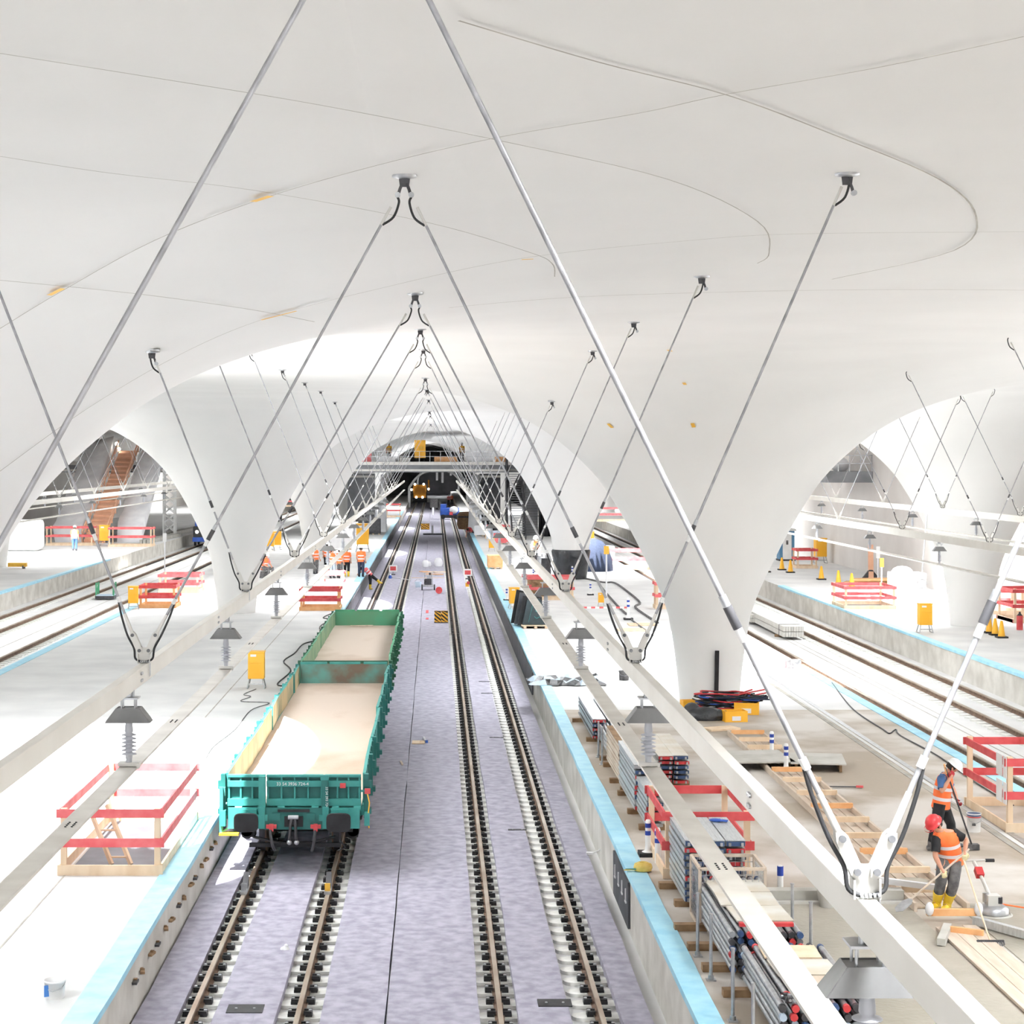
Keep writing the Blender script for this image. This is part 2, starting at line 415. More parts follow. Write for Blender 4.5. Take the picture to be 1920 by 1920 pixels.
# end wall with the tunnel mouth
mb = MB(); arc = [(-7.2+0*i, 0) for i in range(1)]
cx, hw = 0.6, 4.4
op = [(cx-hw,-1.02)] + [(cx-hw*math.cos(PI*i/20), 1.6+5.2*math.sin(PI*i/20)) for i in range(21)] + [(cx+hw,-1.02)]
out = [(-39,-1.02),(-39,11.4),(27.4,11.4),(27.4,-1.02)]
poly = [(-39,-1.02)] + op + [(27.4,-1.02),(27.4,11.4),(-39,11.4)]
mb.add([(x,360,z) for x, z in poly], [tuple(range(len(poly)))], 'tunnel')
n = len(op)
mb.add([(x,360,z) for x, z in op] + [(x,420,z) for x, z in op], [(i,i+1,n+i+1,n+i) for i in range(n-1)], 'tunnel')
mb.add([(x,420,z) for x, z in op], [tuple(range(n))], 'tunnel')
tag(mb.build('wall_end'), kind='structure')
tag(MB().box((.2,390,-1.1),(10.5,60,.2),'tunnel').build('floor'), kind='structure')

def strip(name, x0, x1, y0, y1, z, h, m, label=None, cat=None, group=None, wob=.0, seed=1):
    rnd = random.Random(seed); mb = MB(); N = max(2, int((y1-y0)/1.5)); vs = []
    for i in range(N+1):
        y = y0+(y1-y0)*i/N; w0, w1 = rnd.uniform(-wob,wob), rnd.uniform(-wob,wob)
        vs += [(x0+w0,y,z-h),(x0+w0,y,z),(x1+w1,y,z),(x1+w1,y,z-h)]
    fs = [(4*i+k, 4*i+k+1, 4*i+k+5, 4*i+k+4) for i in range(N) for k in range(3)] + [(0,1,2,3),(4*N+3,4*N+2,4*N+1,4*N)]
    mb.add(vs, [tuple(reversed(f)) for f in fs], m); o = mb.build(name)
    if label: tag(o, label, cat, group)
    else: tag(o, kind='structure')
    return o
# blue membrane strips along the platform edges
BL = 'blue sealing strips on platform edges'
strip('sealing_strip', -4.76, -4.35, 14, 250, .02, .1, 'blue', 'light blue sealing strip along the left platform edge beside the green wagons', 'strip', BL, .012, 2)
strip('sealing_strip', 3.34, 3.68, 14, 250, .02, .1, 'blue', 'light blue sealing strip along the right platform edge beside the scaffold stacks', 'strip', BL, .012, 3)
strip('sealing_strip', 12.5, 12.82, 20, 62, .02, .1, 'blue', 'pale blue sealing strip on the platform edge behind the two near workers', 'strip', BL, .012, 4)
strip('sealing_strip', 19.47, 19.8, 50, 103, .02, .1, 'blue', 'blue sealing strip along the far right platform above its concrete face', 'strip', BL, .012, 5)
strip('sealing_strip', -14.82, -14.45, 40, 105, .02, .1, 'blue', 'pale blue sealing strip on the left platform edge facing the left side tracks', 'strip', BL, .012, 6)
strip('sealing_strip', -23.6, -23.28, 60, 130, .02, .1, 'blue', 'blue sealing strip along the far left platform edge beyond the side tracks', 'strip', BL, .012, 7)
# dark panels on the faces of the main platforms
DP = 'dark panels on platform faces'
for a, b, x, l in [(86,215,-4.33,'long dark facing panel below the left platform edge beyond the wagons'),(62,215,3.33,'long dark facing panel below the right platform edge beyond the black mat stack')]:
    tag(MB().box((x,(a+b)/2,-.5),(.05,b-a,.76),'facedark').build('facing_panel'), l, 'panel', DP)
pn = thing('facing_panel','short black panel with white bolt marks on the platform face by the yellow strap roll','panel',(3.345,32.6,-.52),0,DP)
MB().box((0,0,0),(.04,2.6,.8),'facedark').build('board', pn)
for k in range(4):
    m_ = MB(); y = -1+.62*k; m_.box((-.03,y,.12),(.02,.03,.22),'white'); m_.box((-.03,y,.0),(.02,.16,.03),'white'); m_.build('marking', pn)
# timber inserts in the left platform face
yy = 26.2; k = 0
while yy < 41:
    b = MB(); b.box((0,0,0),(.07,.2,.035),'wooddk' if k%3 else 'dark'); b.box((-.01,.06,.025),(.05,.06,.02),'wooddk')
    tag(b.build('timber_wedge', loc=(-4.33,yy,-.36-.02*(k%2)), rz=.2*math.sin(k*2.1)), 'small wooden wedge sticking out of the left platform face', 'wedge', 'wedges in the left platform face'); yy += .62+.25*(k%2); k += 1
tag(MB().box((-4.3,46,-.55),(.1,12,.1),'wood').build('timber_batten'), 'long timber batten on the left platform face beside the wagon front', 'batten')

# ---------------------------------------------------------------- felt mats on the track slab
FELT = 'grey felt mats on the track bed'
FZ = -.855
for i, (a, b, l) in enumerate([(-4.33,-3.72,'narrow grey felt mat between the left platform face and the left rail'),
  (-3.2,-2.3,'grey felt mat between the two rails under the green wagons'),
  (-1.66,-.72,'pinkish grey felt mat right beside the wagon track'),
  (-.70,.64,'broad grey felt mat between the two tracks on the right half'),
  (1.2,1.95,'grey felt mat between the two rails of the empty right track'),
  (2.68,3.12,'narrow grey felt mat between the right rail and the right platform')]):
    o = strip('felt_mat', a, b, 14, 335, FZ, .14, 'felt', l, 'mat', FELT, .012, 20+i)
tag(MB().box((-.5,122.5,FZ+.006),(2.2,.1,.012),'tape').build('marking_line'), 'thin yellow line taped across the felt between both tracks', 'line')
# ---------------------------------------------------------------- rails
def fastening():
    b = MB()
    b.box((0,0,.0),(.5,.3,.09),'whitebr')
    for s in (-1,1): b.cyl((s*.25,0,-.045),(s*.25,0,.045),.15,'whitebr',n=12)
    o = b.build('rail_fastening')
    cl = []
    for s in (-1,1):
        c = MB(); c.box((s*.13,0,.06),(.1,.17,.05),'black'); c.box((s*.115,-.06,.1),(.12,.045,.05),'black'); c.box((s*.115,.06,.1),(.12,.045,.05),'black')
        c.cyl((s*.15,0,.05),(s*.15,0,.13),.028,'steel',n=6)
        q = c.build('rail_clip', o); cl.append(q)
    return o, cl
F0, F0C = fastening()
def rail(x, y0, y1, zt, label, fy0, nfull, step=.6, clips=True, fy1=260, light=False):
    r = thing('rail', label, 'rail', (x, y0, zt), 0, 'running rails')
    L = y1-y0; b = MB()
    b.box((0,L/2,-.02),(.072,L,.04),'rail'); b.build('rail_head', r)
    b = MB(); b.box((0,L/2,-.085),(.022,L,.1),'railside'); b.prism([(-.07,0,-.165),(.07,0,-.165),(.07,0,-.152),(.012,0,-.13),(-.012,0,-.13),(-.07,0,-.152)], (0,L,0), 'railside'); b.build('rail_foot', r)
    y = fy0
    for k in range(nfull):
        o = F0.copy(); C.objects.link(o); o.parent = r; o.location = (0, y-y0, -.21)
        if clips:
            for q in F0C:
                c = q.copy(); C.objects.link(c); c.parent = o
        y += step
    b = MB()
    while y < fy1:
        b.box((0,y-y0,-.21),(.7,.3,.09),'whitebr')
        for s in (-1,1): b.box((s*.13,y-y0,-.14),(.12,.17,.07),'black')
        y += step
    tag(b.build('distant_fastening', r), kind='stuff')
    return r
ZR = -.8
rail(-3.52, 14, 345, ZR, 'left rail of the wagon track at lower left', 24.2, 40)
rail(-1.98, 14, 345, ZR, 'right rail of the wagon track at lower left', 24.2, 40)
rail(.94, 14, 345, ZR, 'left rail of the empty track in the middle', 24.2, 100)
rail(2.40, 14, 345, ZR, 'right rail of the empty track in the middle', 24.2, 100)
rail(14.6, 30, 300, ZR, 'brown side rail nearest to the two workers on the right', 34, 100, clips=False)
rail(17.15, 40, 300, ZR, 'middle rail of the right side tracks', 46, 100, clips=False)
rail(18.6, 45, 300, ZR, 'side rail at the foot of the far right platform face', 52, 100, clips=False)
rail(-17.5, 50, 300, ZR, 'side rail nearest to the left platform at the left photo edge', 60, 100, clips=False)
rail(-20.4, 60, 300, ZR, 'middle rail of the left side tracks', 72, 100, clips=False)
rail(-22.1, 60, 300, ZR, 'side rail at the foot of the far left platform face', 78, 100, clips=False)
for q in [F0]+F0C: bpy.data.objects.remove(q)
# right and left trough floor joints and drain
for x, w in [(15.9,.03),(16.2,.02)]: tag(MB().box((x,160,-1.015),(w,250,.012),'joint').build('trim_1'), kind='structure')
for x in (-18.9,-16.2): tag(MB().box((x,160,-1.015),(.03,250,.012),'joint').build('trim_2'), kind='structure')
# slot drain along the right platform
d = thing('slot_drain','long grey slot drain channel running behind the two workers','drain',(10.9,45,0))
MB().box((-.16,0,.004),(.12,52,.012),'joint').build('channel_edge', d); MB().box((0,0,.006),(.1,52,.012),'slab').build('cover', d); MB().box((.16,0,.004),(.14,52,.01),'steel').build('channel', d)
# joint on left platform
tag(MB().box((-6.4,70,.003),(.03,110,.008),'joint').build('trim_3'), kind='structure')

# ---------------------------------------------------------------- light
w = bpy.data.worlds.new('world'); bpy.context.scene.world = w; w.use_nodes = True
bg = w.node_tree.nodes['Background']; bg.inputs[0].default_value = (.955,.98,1,1); bg.inputs[1].default_value = 1.35
sd = bpy.data.lights.new('sun','SUN'); sd.energy = 20; sd.angle = math.radians(.8); sd.color = (1,.982,.97)
so = bpy.data.objects.new('sun', sd); C.objects.link(so)
so.rotation_euler = Vector((.22,.4,-1)).to_track_quat('-Z','Y').to_euler()
for i, e in enumerate(EYES):  # area lamp for the sky over every eye, added ones included
    a = bpy.data.lights.new('eye_light','AREA'); a.shape = 'ELLIPSE'; a.size = e[2]*2-.3; a.size_y = e[3]*2-.3
    a.energy = 2000; a.color = (.955,.982,1)
    o = bpy.data.objects.new('eye_light', a); C.objects.link(o); o.location = (e[0], e[1], 11.05)

tl = bpy.data.lights.new('tunnel_fill','POINT'); tl.energy = 2500; tl.shadow_soft_size = .05  # added fill lamp, lifts the tunnel lining out of black
to_ = bpy.data.objects.new('tunnel_fill', tl); C.objects.link(to_); to_.location = (.6,392,5.5)
MT['pinm'] = mat('dull_pin_steel', (96,97,100), (112,113,116), .6, .2, scale=20)
# ---------------------------------------------------------------- overhead beams, hangers, insulators
ZB = CAMZ-1.79
def upper_beam(x, y0, y1, z, label, w=.075, h=.15):
    b = thing('suspended_beam', label, 'beam', (x, y0, z), 0, 'suspended box beams'); L = y1-y0
    MB().box((0,L/2,-h/2),(w,L,h),'beam').build('box_section', b, .006)
    return b
def lower_beam(x, y0, y1, z, label):
    L = y1-y0; b = thing('conductor_beam', label, 'beam', (x, y0, z), 0, 'conductor beams under insulators')
    m = MB(); m.prism([(-.075,0,0),(.075,0,0),(.075,0,-.02),(.03,0,-.06),(-.03,0,-.06),(-.075,0,-.02)], (0,L,0), 'conduct'); m.build('profile', b)
    return b
UR = upper_beam(1.755, 4, 150, ZB, 'cream box beam hanging over the right track, running to the lower right corner')
UL = upper_beam(-2.55, 4, 150, ZB, 'cream box beam hanging over the left track, entering at the left photo edge')
LR = lower_beam(1.79, 4, 150, ZB-.77, 'aluminium conductor beam over the right track, below its cream box beam')
LL = lower_beam(-2.55, 4, 150, ZB-.77, 'aluminium conductor beam over the wagon track, below its cream box beam')
for x, y0, z, l in [(13.9,33,5.1,'cream box beam hanging over the nearer right side track'),(17.9,38,5.45,'cream box beam hanging over the farther right side track'),
   (-17.2,60,ZB,'cream box beam hanging over the nearer left side track'),(-21.1,70,ZB,'cream box beam hanging over the farther left side track')]:
    upper_beam(x, y0, 190, z, l, .1, .2); lower_beam(x, y0, 190, z-.8, l.replace('cream box','aluminium conductor').replace('hanging','low'))
# bolted joints on the beams
def joint(par, x, y, z, up=True):
    for dz in (-.045,-.105):
        b = MB()
        for dy in ((-.03,.0,.03) if up else (0,)): b.cyl((x,y+dy,z+dz),(x-.012*(1 if x < 0 else 1),y+dy,z+dz),.013,'steel',n=6)
        b.build('bolt_group', par)
for y in (9.9, 18, 26.5, 35, 43.5): joint(UR, -.038, y-4, 0)
for y in (15.5, 21, 29.5, 38): joint(UL, .05, y-4, 0)
for par, ys in ((LR,(11.3,17.4,25)),(LL,(12.6,17.6,25))):
    for y in ys:
        b = MB()
        for i in range(4):
            for j in range(2): b.cyl((.0+.045*j-.02,y-4+.05*i,0),(.0+.045*j-.02,y-4+.05*i,.006),.008,'black',n=6)
        b.build('bolt_group', par)

def top_of(nx, ny, nz, s):
    if abs(nx) < 5 and s*nx < 0: return Vector((-.27+(.06 if nx > 0 else -.06), ny, H(-.27, ny)-.17))
    SL = (.485 if s < 0 else .435) if nx > 0 else (.552 if s > 0 else .39)
    x0 = nx+s*.1; z0 = nz+.245; t = 0
    while t < 6 and z0+t < H(x0+s*SL*t, ny)-.02: t += .02
    return Vector((x0+s*SL*t, ny, z0+t))
def hanger(nx, ny, nz, label, detail=2, sides=(-1,1)):
    t = thing('rod_hanger', label, 'hanger', (nx,ny,nz), 0, 'V shaped rod hangers')
    b = MB()
    b.prism([(-.05,-.012,0),(.05,-.012,0),(.05,-.012,.07),(.075,-.012,.115),(.04,-.012,.15),(.015,-.012,.135),(-.015,-.012,.135),(-.04,-.012,.15),(-.075,-.012,.115),(-.05,-.012,.07)], (0,.024,0), 'plate')
    for s in (-1,1): b.box((s*.052,0,.04),(.008,.08,.08),'plate')
    b.build('gusset_plate', t)
    if detail > 1:
        MB().prism([(.05,-.03,.0),(.056,-.03,.0),(.056,-.03,-.11),(.05,-.03,-.12)],(0,.03,0),'steel').build('locating_tab', t)
        b = MB()
        for i in range(5): b.cyl((-.03+.018*i,-.035,.014),(-.02+.018*i,-.035,.014),.012,'steel',n=8)
        b.build('cable_clamp', t)
    for s in sides:
        top = top_of(nx, ny, nz, s) - Vector((nx,ny,nz)); lo = Vector((s*.04,0,.11)); up = Vector((s*.1,0,.245))
        d = (top-up).normalized(); L = (top-up).length; perp = Vector((d.z,0,-d.x))*.027
        lk = MB()
        for yy in (-.024,.024):
            q = [lo-d*.03+perp*.5, lo+perp, up+perp, up+d*.03+perp*.5, up+d*.03-perp*.5, up-perp, lo-perp, lo-d*.03-perp*.5]
            q = [p+Vector((0,yy-.004,0)) for p in q]
            lk.prism(q, (0,.008,0), 'plate')
        lk = lk.build('link_plate', t)
        if detail:
            for p in (lo, up):
                MB().cyl(p-Vector((0,.042,0)), p+Vector((0,.042,0)), .015, 'pinm', n=12).build('pin', lk)
        r = MB()
        r.cyl(up+d*.03, up+d*.2, .016, 'plate', r1=.014, n=10); r.cyl(up+d*.2, top-d*.3, .0125, 'rod', n=8); r.cyl(top-d*.3, top-d*.12, .013, 'plate', n=8)
        r = r.build('tension_rod', t)
        if detail:
            tb = MB(); a = up+d*.95; tb.cyl(a, a+d*.1, .02, 'dark', n=10); tb.cyl(a-d*.06, a, .017, 'white', n=10); tb.cyl(a+d*.1, a+d*.15, .017, 'steel', n=10); tb.build('turnbuckle', r)
            MB().cyl(up+d*.31, up+d*.36, .018, 'white', n=10).build('collar', r)
            ca = up+d*.31; out = Vector((s,0,0))
            pts = [ca+out*.012, up+d*.18+out*.035, up+out*.05, lo+out*.05+Vector((0,-.01,.02)), Vector((s*.075,-.025,.04)), Vector((s*.02,-.035,.014))]
            pts = [Vector(p) for p in smooth_px([tuple(p) for p in pts], 5)]
            MB().tube(pts, .0095, 'black', 8).build('bonding_cable', t)
        if detail:
            pt = top-d*.3
            e = [pt+out*.012, pt+d*.1+out*.06+Vector((0,0,-.02)), top-d*.08+out*(.05), top+Vector((0,0,-.02))]
            MB().tube([Vector(p) for p in smooth_px([tuple(p) for p in e],5)], .011, 'black', 7).build('upper_cable', t)
    return t
def anchor(p, label, both=False):
    t = thing('ceiling_anchor', label, 'anchor', p, 0, 'steel anchors in the concrete ceiling')
    MB().lathe([(.11,.02),(.11,-.015),(.05,-.03)], (0,0,0), 'steel', 12).build('base_plate', t)
    b = MB(); b.prism([(-.05,-.01,-.02),(.05,-.01,-.02),(.04,-.01,-.1),(-.04,-.01,-.1)], (0,.02,0), 'dark'); b.build('lug', t)
    for s in ((-1,1) if both else (1,)):
        m = MB(); m.tube([(s*.02,0,-.07),(s*.04,0,-.12),(s*.055,0,-.17)], .014, 'dark'); m.cyl((s*.06,-.02,-.17),(s*.06,.02,-.17),.025,'steel'); m.build('shackle', t)
    return t
ORD = ['nearest','second','third','fourth','fifth','sixth','seventh','eighth','ninth','tenth','eleventh','twelfth','thirteenth','fourteenth','fifteenth','sixteenth']
for k in range(14):
    y = 7.4+8.5*k; det = 2 if k < 3 else (1 if k < 6 else 0)
    hanger(1.755, y, ZB, ORD[k]+' rod hanger from the camera on the beam over the right track', det)
    hanger(-2.55, y, ZB, ORD[k]+' rod hanger from the camera on the beam over the wagon track', det)
    if k:
        z = H(-.27, y); l = ' ceiling anchor over the middle, where two rods meet in a peak'
        anchor((-.27,y,z), ORD[k-1]+l, True)
        if k < 9:
            for nx, s, wd in ((1.755,1,'right'),(-2.55,-1,'left')):
                p = top_of(nx, y, ZB, s); anchor((p.x,y,H(p.x,y)), ORD[k-1]+' ceiling anchor from the camera in the row '+wd+' of the two main tracks')
for x, z, y0, n, w in [(13.9,5.1,37,12,'nearer right side track'),(17.9,5.45,47,11,'farther right side track'),(-17.2,ZB,66,9,'nearer left side track'),(-21.1,ZB,80,8,'farther left side track')]:
    for k in range(n): hanger(x, y0+8.5*k, z, ORD[k]+' rod hanger along the beam over the '+w, 1 if k < 3 else 0)

def insulator(label):
    t = thing('insulator', label, 'insulator', (0,0,0), 0, 'hooded insulators between the beams')
    b = MB(); b.box((0,0,-.05),(.17,.15,.012),'steel'); b.cyl((-.03,-.03,-.05),(-.03,-.03,0),.014,'steel',n=8); b.cyl((.03,.02,-.05),(.03,.02,.01),.014,'steel',n=8); b.box((0,0,-.015),(.05,.2,.03),'steel'); b.build('clamp', t)
    for sx in (-1,1):
        for sy in (-1,1): MB().cyl((sx*.055,sy*.045,-.05),(sx*.055,sy*.045,-.16),.007,'steel',n=8).build('threaded_rod', t)
    h = MB(); a, b_, zt, zb, d0, d1 = .095, .185, -.13, -.25, .07, .09
    ring = lambda q: [(-a*q,-d0*q,zt),(a*q,-d0*q,zt),(b_*q,-d1*q,zb),(-b_*q,-d1*q,zb)]
    th = .004
    for sy in (-1,1): h.prism([(-a,sy*d0,zt),(a,sy*d0,zt),(b_,sy*d1,zb),(-b_,sy*d1,zb)], (0,sy*th,0), 'hood')
    for sx in (-1,1): h.prism([(sx*a,-d0,zt),(sx*a,d0,zt),(sx*b_,d1,zb),(sx*b_,-d1,zb)], (sx*th,0,0), 'hood')
    h.box((0,0,zt-.01),(2*a,2*d0,.006),'hood'); h.build('hood', t)
    c = MB(); c.lathe([(.028,-.25),(.034,-.3),(.036,-.33)] + [q for i in range(6) for q in ((.03,-.345-.032*i),(.062,-.357-.032*i),(.064,-.361-.032*i),(.03,-.366-.032*i))] + [(.03,-.545),(.026,-.56),(.026,-.59)], (0,0,0), 'insul', 16); c.build('ribbed_core', t)
    f = MB(); f.box((0,0,-.6),(.17,.1,.03),'plate'); f.box((.08,0,-.61),(.02,.12,.05),'plate'); f.build('foot_clamp', t)
    return t
I0 = insulator('x'); first = True
def place_ins(x, y, z, label):
    global first
    if first: I0.location = (x,y,z); I0['label'] = label; first = False
    else: dup(I0, (x,y,z), 0, label)
for side, x, ww in ((1,1.775,'over the right track'),(-1,-2.55,'over the wagon track')):
    for k in range(13):
        place_ins(x, (7.45 if k == 0 else 8.1+7.0*k), ZB-.15, ORD[k]+' hooded insulator from the camera '+ww)
for x, z, y0, n, w in [(13.9,5.1,50,7,'nearer right side track'),(17.9,5.45,60,7,'farther right side track'),(-17.2,ZB,75,6,'nearer left side track'),(-21.1,ZB,90,6,'farther left side track')]:
    for k in range(n): place_ins(x, y0+8*k, z-.2, ORD[k]+' hooded insulator under the beam over the '+w)
# ---------------------------------------------------------------- wagons
def text(s, size, m, parent, loc, rot, name='lettering'):
    c = bpy.data.curves.new(name, 'FONT'); c.body = s; c.size = size; c.extrude = .003; c.materials.append(MT[m]); c.align_x = 'CENTER'
    o = bpy.data.objects.new(name, c); C.objects.link(o)
    if parent: o.parent = parent
    o.location = loc; o.rotation_euler = rot
    bpy.context.view_layer.update()
    me = bpy.data.meshes.new_from_object(o.evaluated_get(bpy.context.evaluated_depsgraph_get()))
    q = bpy.data.objects.new(name, me); C.objects.link(q); q.parent = parent; q.location = loc; q.rotation_euler = rot
    bpy.data.objects.remove(o)
    return q
def wagon(label, y0, paint, pdk, detail, L):
    rnd = random.Random(int(y0))
    w = thing('flat_wagon', label, 'wagon', (-2.75, y0, -.8), 0, 'coupled flat wagons')
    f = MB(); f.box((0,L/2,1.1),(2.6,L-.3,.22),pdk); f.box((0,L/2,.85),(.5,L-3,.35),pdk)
    for s in (-1,1): f.box((s*1.32,L/2,1.12),(.07,L-.2,.2),paint)
    f.build('underframe', w)
    MB().box((0,L/2,1.23),(2.62,L-.2,.05),'bedfloor').build('load_floor', w)
    # side walls made of drop flaps between stanchions
    n = 8; pl = (L-.24)/n
    for s in (-1,1):
        for i in range(n):
            y = .12+pl*i; t0, t1 = rnd.uniform(-.03,.03), rnd.uniform(-.03,.03); h0, h1 = rnd.uniform(-.035,.02), rnd.uniform(-.035,.02); b = MB()
            a = [(s*1.335+t0,y+.04,1.26),(s*1.335+t1,y+pl-.04,1.26),(s*1.335+t1,y+pl-.04,1.83+h1),(s*1.335+t0,y+.04,1.83+h0)]
            q = [(p[0]-s*.03,p[1],p[2]) for p in a]; o_ = [(p[0]+s*.03,p[1],p[2]) for p in a]
            vs = q+o_; b.add(vs, [(0,1,2,3)], 'inside' if paint == 'teal' else 'sideg'); b.add(vs, [(4,5,6,7),(0,4,5,1),(1,5,6,2),(2,6,7,3),(3,7,4,0)], paint)
            for k in range(3): b.box((s*1.37,y+pl*(.2+.3*k),1.55),(.05,.06,.52),pdk)
            b.build('side_flap', w)
        for i in range(n+1):
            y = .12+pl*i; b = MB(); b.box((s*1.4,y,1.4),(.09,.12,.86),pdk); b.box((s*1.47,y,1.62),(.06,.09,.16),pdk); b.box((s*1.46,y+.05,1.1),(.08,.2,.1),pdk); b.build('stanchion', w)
    # far end wall
    b = MB(); b.box((0,L-.1,1.54),(2.6,.07,.6),'rust' if paint == 'teal' else 'rustg'); b.build('end_wall', w)
    b = MB()
    for i, (a, c) in enumerate(((-1.3,-.5),(-.42,.5),(.6,1.3))): b.box(((a+c)/2,L-.1,1.86),(c-a,.1,.06),paint)
    b.build('end_wall_rim', w)
    if not detail:
        MB().box((0,.1,1.5),(2.62,.1,.66),pdk).build('front_wall', w)
    # bogies
    for yb in (2.6, L-2.6):
        bg = MB(); bg.box((0,yb,.62),(2.0,.5,.25),'black')
        for s in (-1,1):
            bg.box((s*1.0,yb,.55),(.16,2.6,.22),'black')
            for yy in (-.9,.9):
                bg.box((s*1.05,yb+yy,.5),(.26,.34,.42),'black')
                for k in range(5): bg.cyl((s*1.08,yb+yy-.22,.38+.05*k),(s*1.08,yb+yy+.22,.38+.05*k),.12,'black',n=10)
        g = bg.build('bogie', w)
        for yy in (-.9,.9):
            m = MB(); m.cyl((-.85,yb+yy,.46),(.85,yb+yy,.46),.08,'dark',n=10)
            for s in (-1,1): m.cyl((s*.68,yb+yy,.46),(s*.81,yb+yy,.46),.46,'dark',n=24); m.cyl((s*.66,yb+yy,.46),(s*.69,yb+yy,.46),.48,'railside',n=24)
            m.build('wheelset', g)
    if not detail: return w
    # end with buffers facing the camera
    hd = MB(); hd.box((0,-.02,1.0),(2.56,.18,.4),paint); hd.box((0,-.12,1.0),(1.15,.06,.42),pdk)
    for s in (-1,1): hd.box((s*.62,-.14,1.02),(.12,.1,.42),paint); hd.box((s*.34,-.16,1.04),(.16,.04,.14),pdk)
    hd.box((0,-.16,.95),(.36,.05,.2),'black'); hd.box((0,-.155,1.16),(.62,.06,.05),'black'); hd.build('headstock', w)
    for x0, x1 in ((-1.3,-.56),(-.54,.56),(.6,1.3)):
        b = MB(); xc = (x0+x1)/2; ww = x1-x0
        b.box((xc,.06,1.5),(ww,.05,.66),pdk)
        for z, h in ((1.81,.05),(1.66,.12),(1.3,.14)): b.box((xc,-.0,z),(ww,.1,h),paint)
        k = 4 if ww > 1 else 3
        for i in range(k+1): b.box((x0+.03+(ww-.06)*i/k,.02,1.55),(.035,.1,.56),paint)
        for i in (0,1): b.cyl((x0+ww*(.2+.6*i),-.06,1.19),(x0+ww*(.2+.6*i)+.14,-.06,1.19),.045,paint,n=8)
        b.build('end_flap', w, .006)
    text('33 54 3936 724-4', .088, 'white', w, (-.03,-.056,1.63), (PI/2,0,0), 'wagon_number')
    b = MB(); b.box((.6,-.09,1.42),(.13,.1,.8),pdk); b.box((.6,-.14,1.02),(.22,.08,.12),paint); b.box((.6,-.12,1.8),(.16,.08,.1),paint); po = b.build('centre_post', w)
    text('33 54 393 724', .07, 'white', po, (.62,-.146,1.42), (PI/2,PI/2,0), 'post_number')
    b = MB(); b.box((-.62,-.09,1.42),(.13,.1,.8),paint); b.box((-.62,-.14,1.02),(.22,.08,.12),paint); b.build('centre_post', w)
    for s in (-1,1):
        bf = thing('x','x','x'); bpy.data.objects.remove(bf)
        m = MB(); m.cyl((s*.89,-.12,1.0),(s*.89,-.5,1.0),.12,pdk,r1=.1,n=14); m.box((s*.89,-.13,1.0),(.34,.04,.36),paint); bu = m.build('buffer', w)
        h = MB(); pts = []
        for k in range(24):
            a = 2*PI*k/24; ca, sa = math.cos(a), math.sin(a)
            pts.append((s*.89+.235*abs(ca)**.45*(1 if ca > 0 else -1), -.56, 1.0+.18*abs(sa)**.45*(1 if sa > 0 else -1)))
        h.prism(pts, (0,.07,0), 'black'); h.build('buffer_head', bu, .012)
    c = MB()
    c.box((0,-.2,.98),(.1,.1,.16),'dark')
    for s in (-1,1): c.tube([(s*.03,-.26,1.04),(s*.05,-.34,.9),(s*.06,-.36,.72),(s*.07,-.34,.6)], .028, 'dark'); c.ball((s*.07,-.34,.58),.05,'steel')
    c.cyl((-.1,-.27,1.05),(.1,-.27,1.05),.045,'steel',n=10); c.build('screw_coupling', w)
    for s in (-1,1):
        m = MB(); m.tube([(s*.45,-.16,.84),(s*.44,-.3,.74),(s*.4,-.34,.55),(s*.36,-.3,.42)] if s < 0 else [(s*.42,-.16,.84),(s*.42,-.28,.74),(s*.4,-.32,.55),(s*.36,-.3,.4)], .03, 'dark'); hz = m.build('brake_hose', w)
        MB().box((s*.43,-.2,.86),(.2,.06,.07),'red').box((s*.43,-.22,.84),(.08,.06,.14),'red').build('red_cock', hz)
    st = MB()
    for x in (-1.42,): st.box((x,-.05,1.15),(.07,.07,.9),paint); st.box((x+.02,.02,1.5),(.1,.1,.16),paint)
    st.bar((-1.42,-.05,.72),(-1.05,-.05,.95),.05,.03,paint); st.build('corner_step_frame', w)
    MB().box((-1.26,-.08,.7),(.38,.24,.04),'yellow').build('step_tread', w)
    m = MB(); m.box((.95,-.07,1.63),(.11,.05,.09),'red'); m.build('red_reflector', w)
    m = MB(); m.box((1.43,-.06,1.52),(.11,.05,.1),'red'); m.box((1.38,-.03,1.52),(.16,.04,.04),paint); m.build('red_reflector', w)
    m = MB(); m.tube([(1.42,-.05,1.5),(1.47,-.08,1.3),(1.44,-.08,1.05),(1.46,-.06,.8)], .012, 'yellow'); m.build('release_cable', w)
    m = MB(); m.box((1.42,-.04,.98),(.1,.2,.24),paint); m.box((-1.38,-.04,1.0),(.1,.2,.3),paint); m.build('corner_bracket', w)
    m = MB()
    m.bar((-.9,.2,.42),(.9,.2,.42),.06,.08,'black'); m.tube([(.9,-.05,.55),(1.0,-.05,.42),(.85,-.05,.36)], .015, 'dark'); m.tube([(-.8,0,.62),(-.3,0,.5),(.3,0,.5),(.8,0,.62)], .03, 'black'); m.build('brake_rigging', w)
    return w
MT['sideg'] = mat('worn_green_side', (96,132,104), (130,150,116), .7, scale=1.5, detail=6)
MT['rustg'] = mat('green_end_rusty_foot', (84,160,124), (98,150,116), .6, scale=1.2, detail=6)
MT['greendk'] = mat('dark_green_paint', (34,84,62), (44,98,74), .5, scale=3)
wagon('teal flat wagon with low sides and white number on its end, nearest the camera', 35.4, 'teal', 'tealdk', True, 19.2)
wagon('green flat wagon coupled behind the teal wagon', 55.3, 'green', 'greendk', False, 18.2)
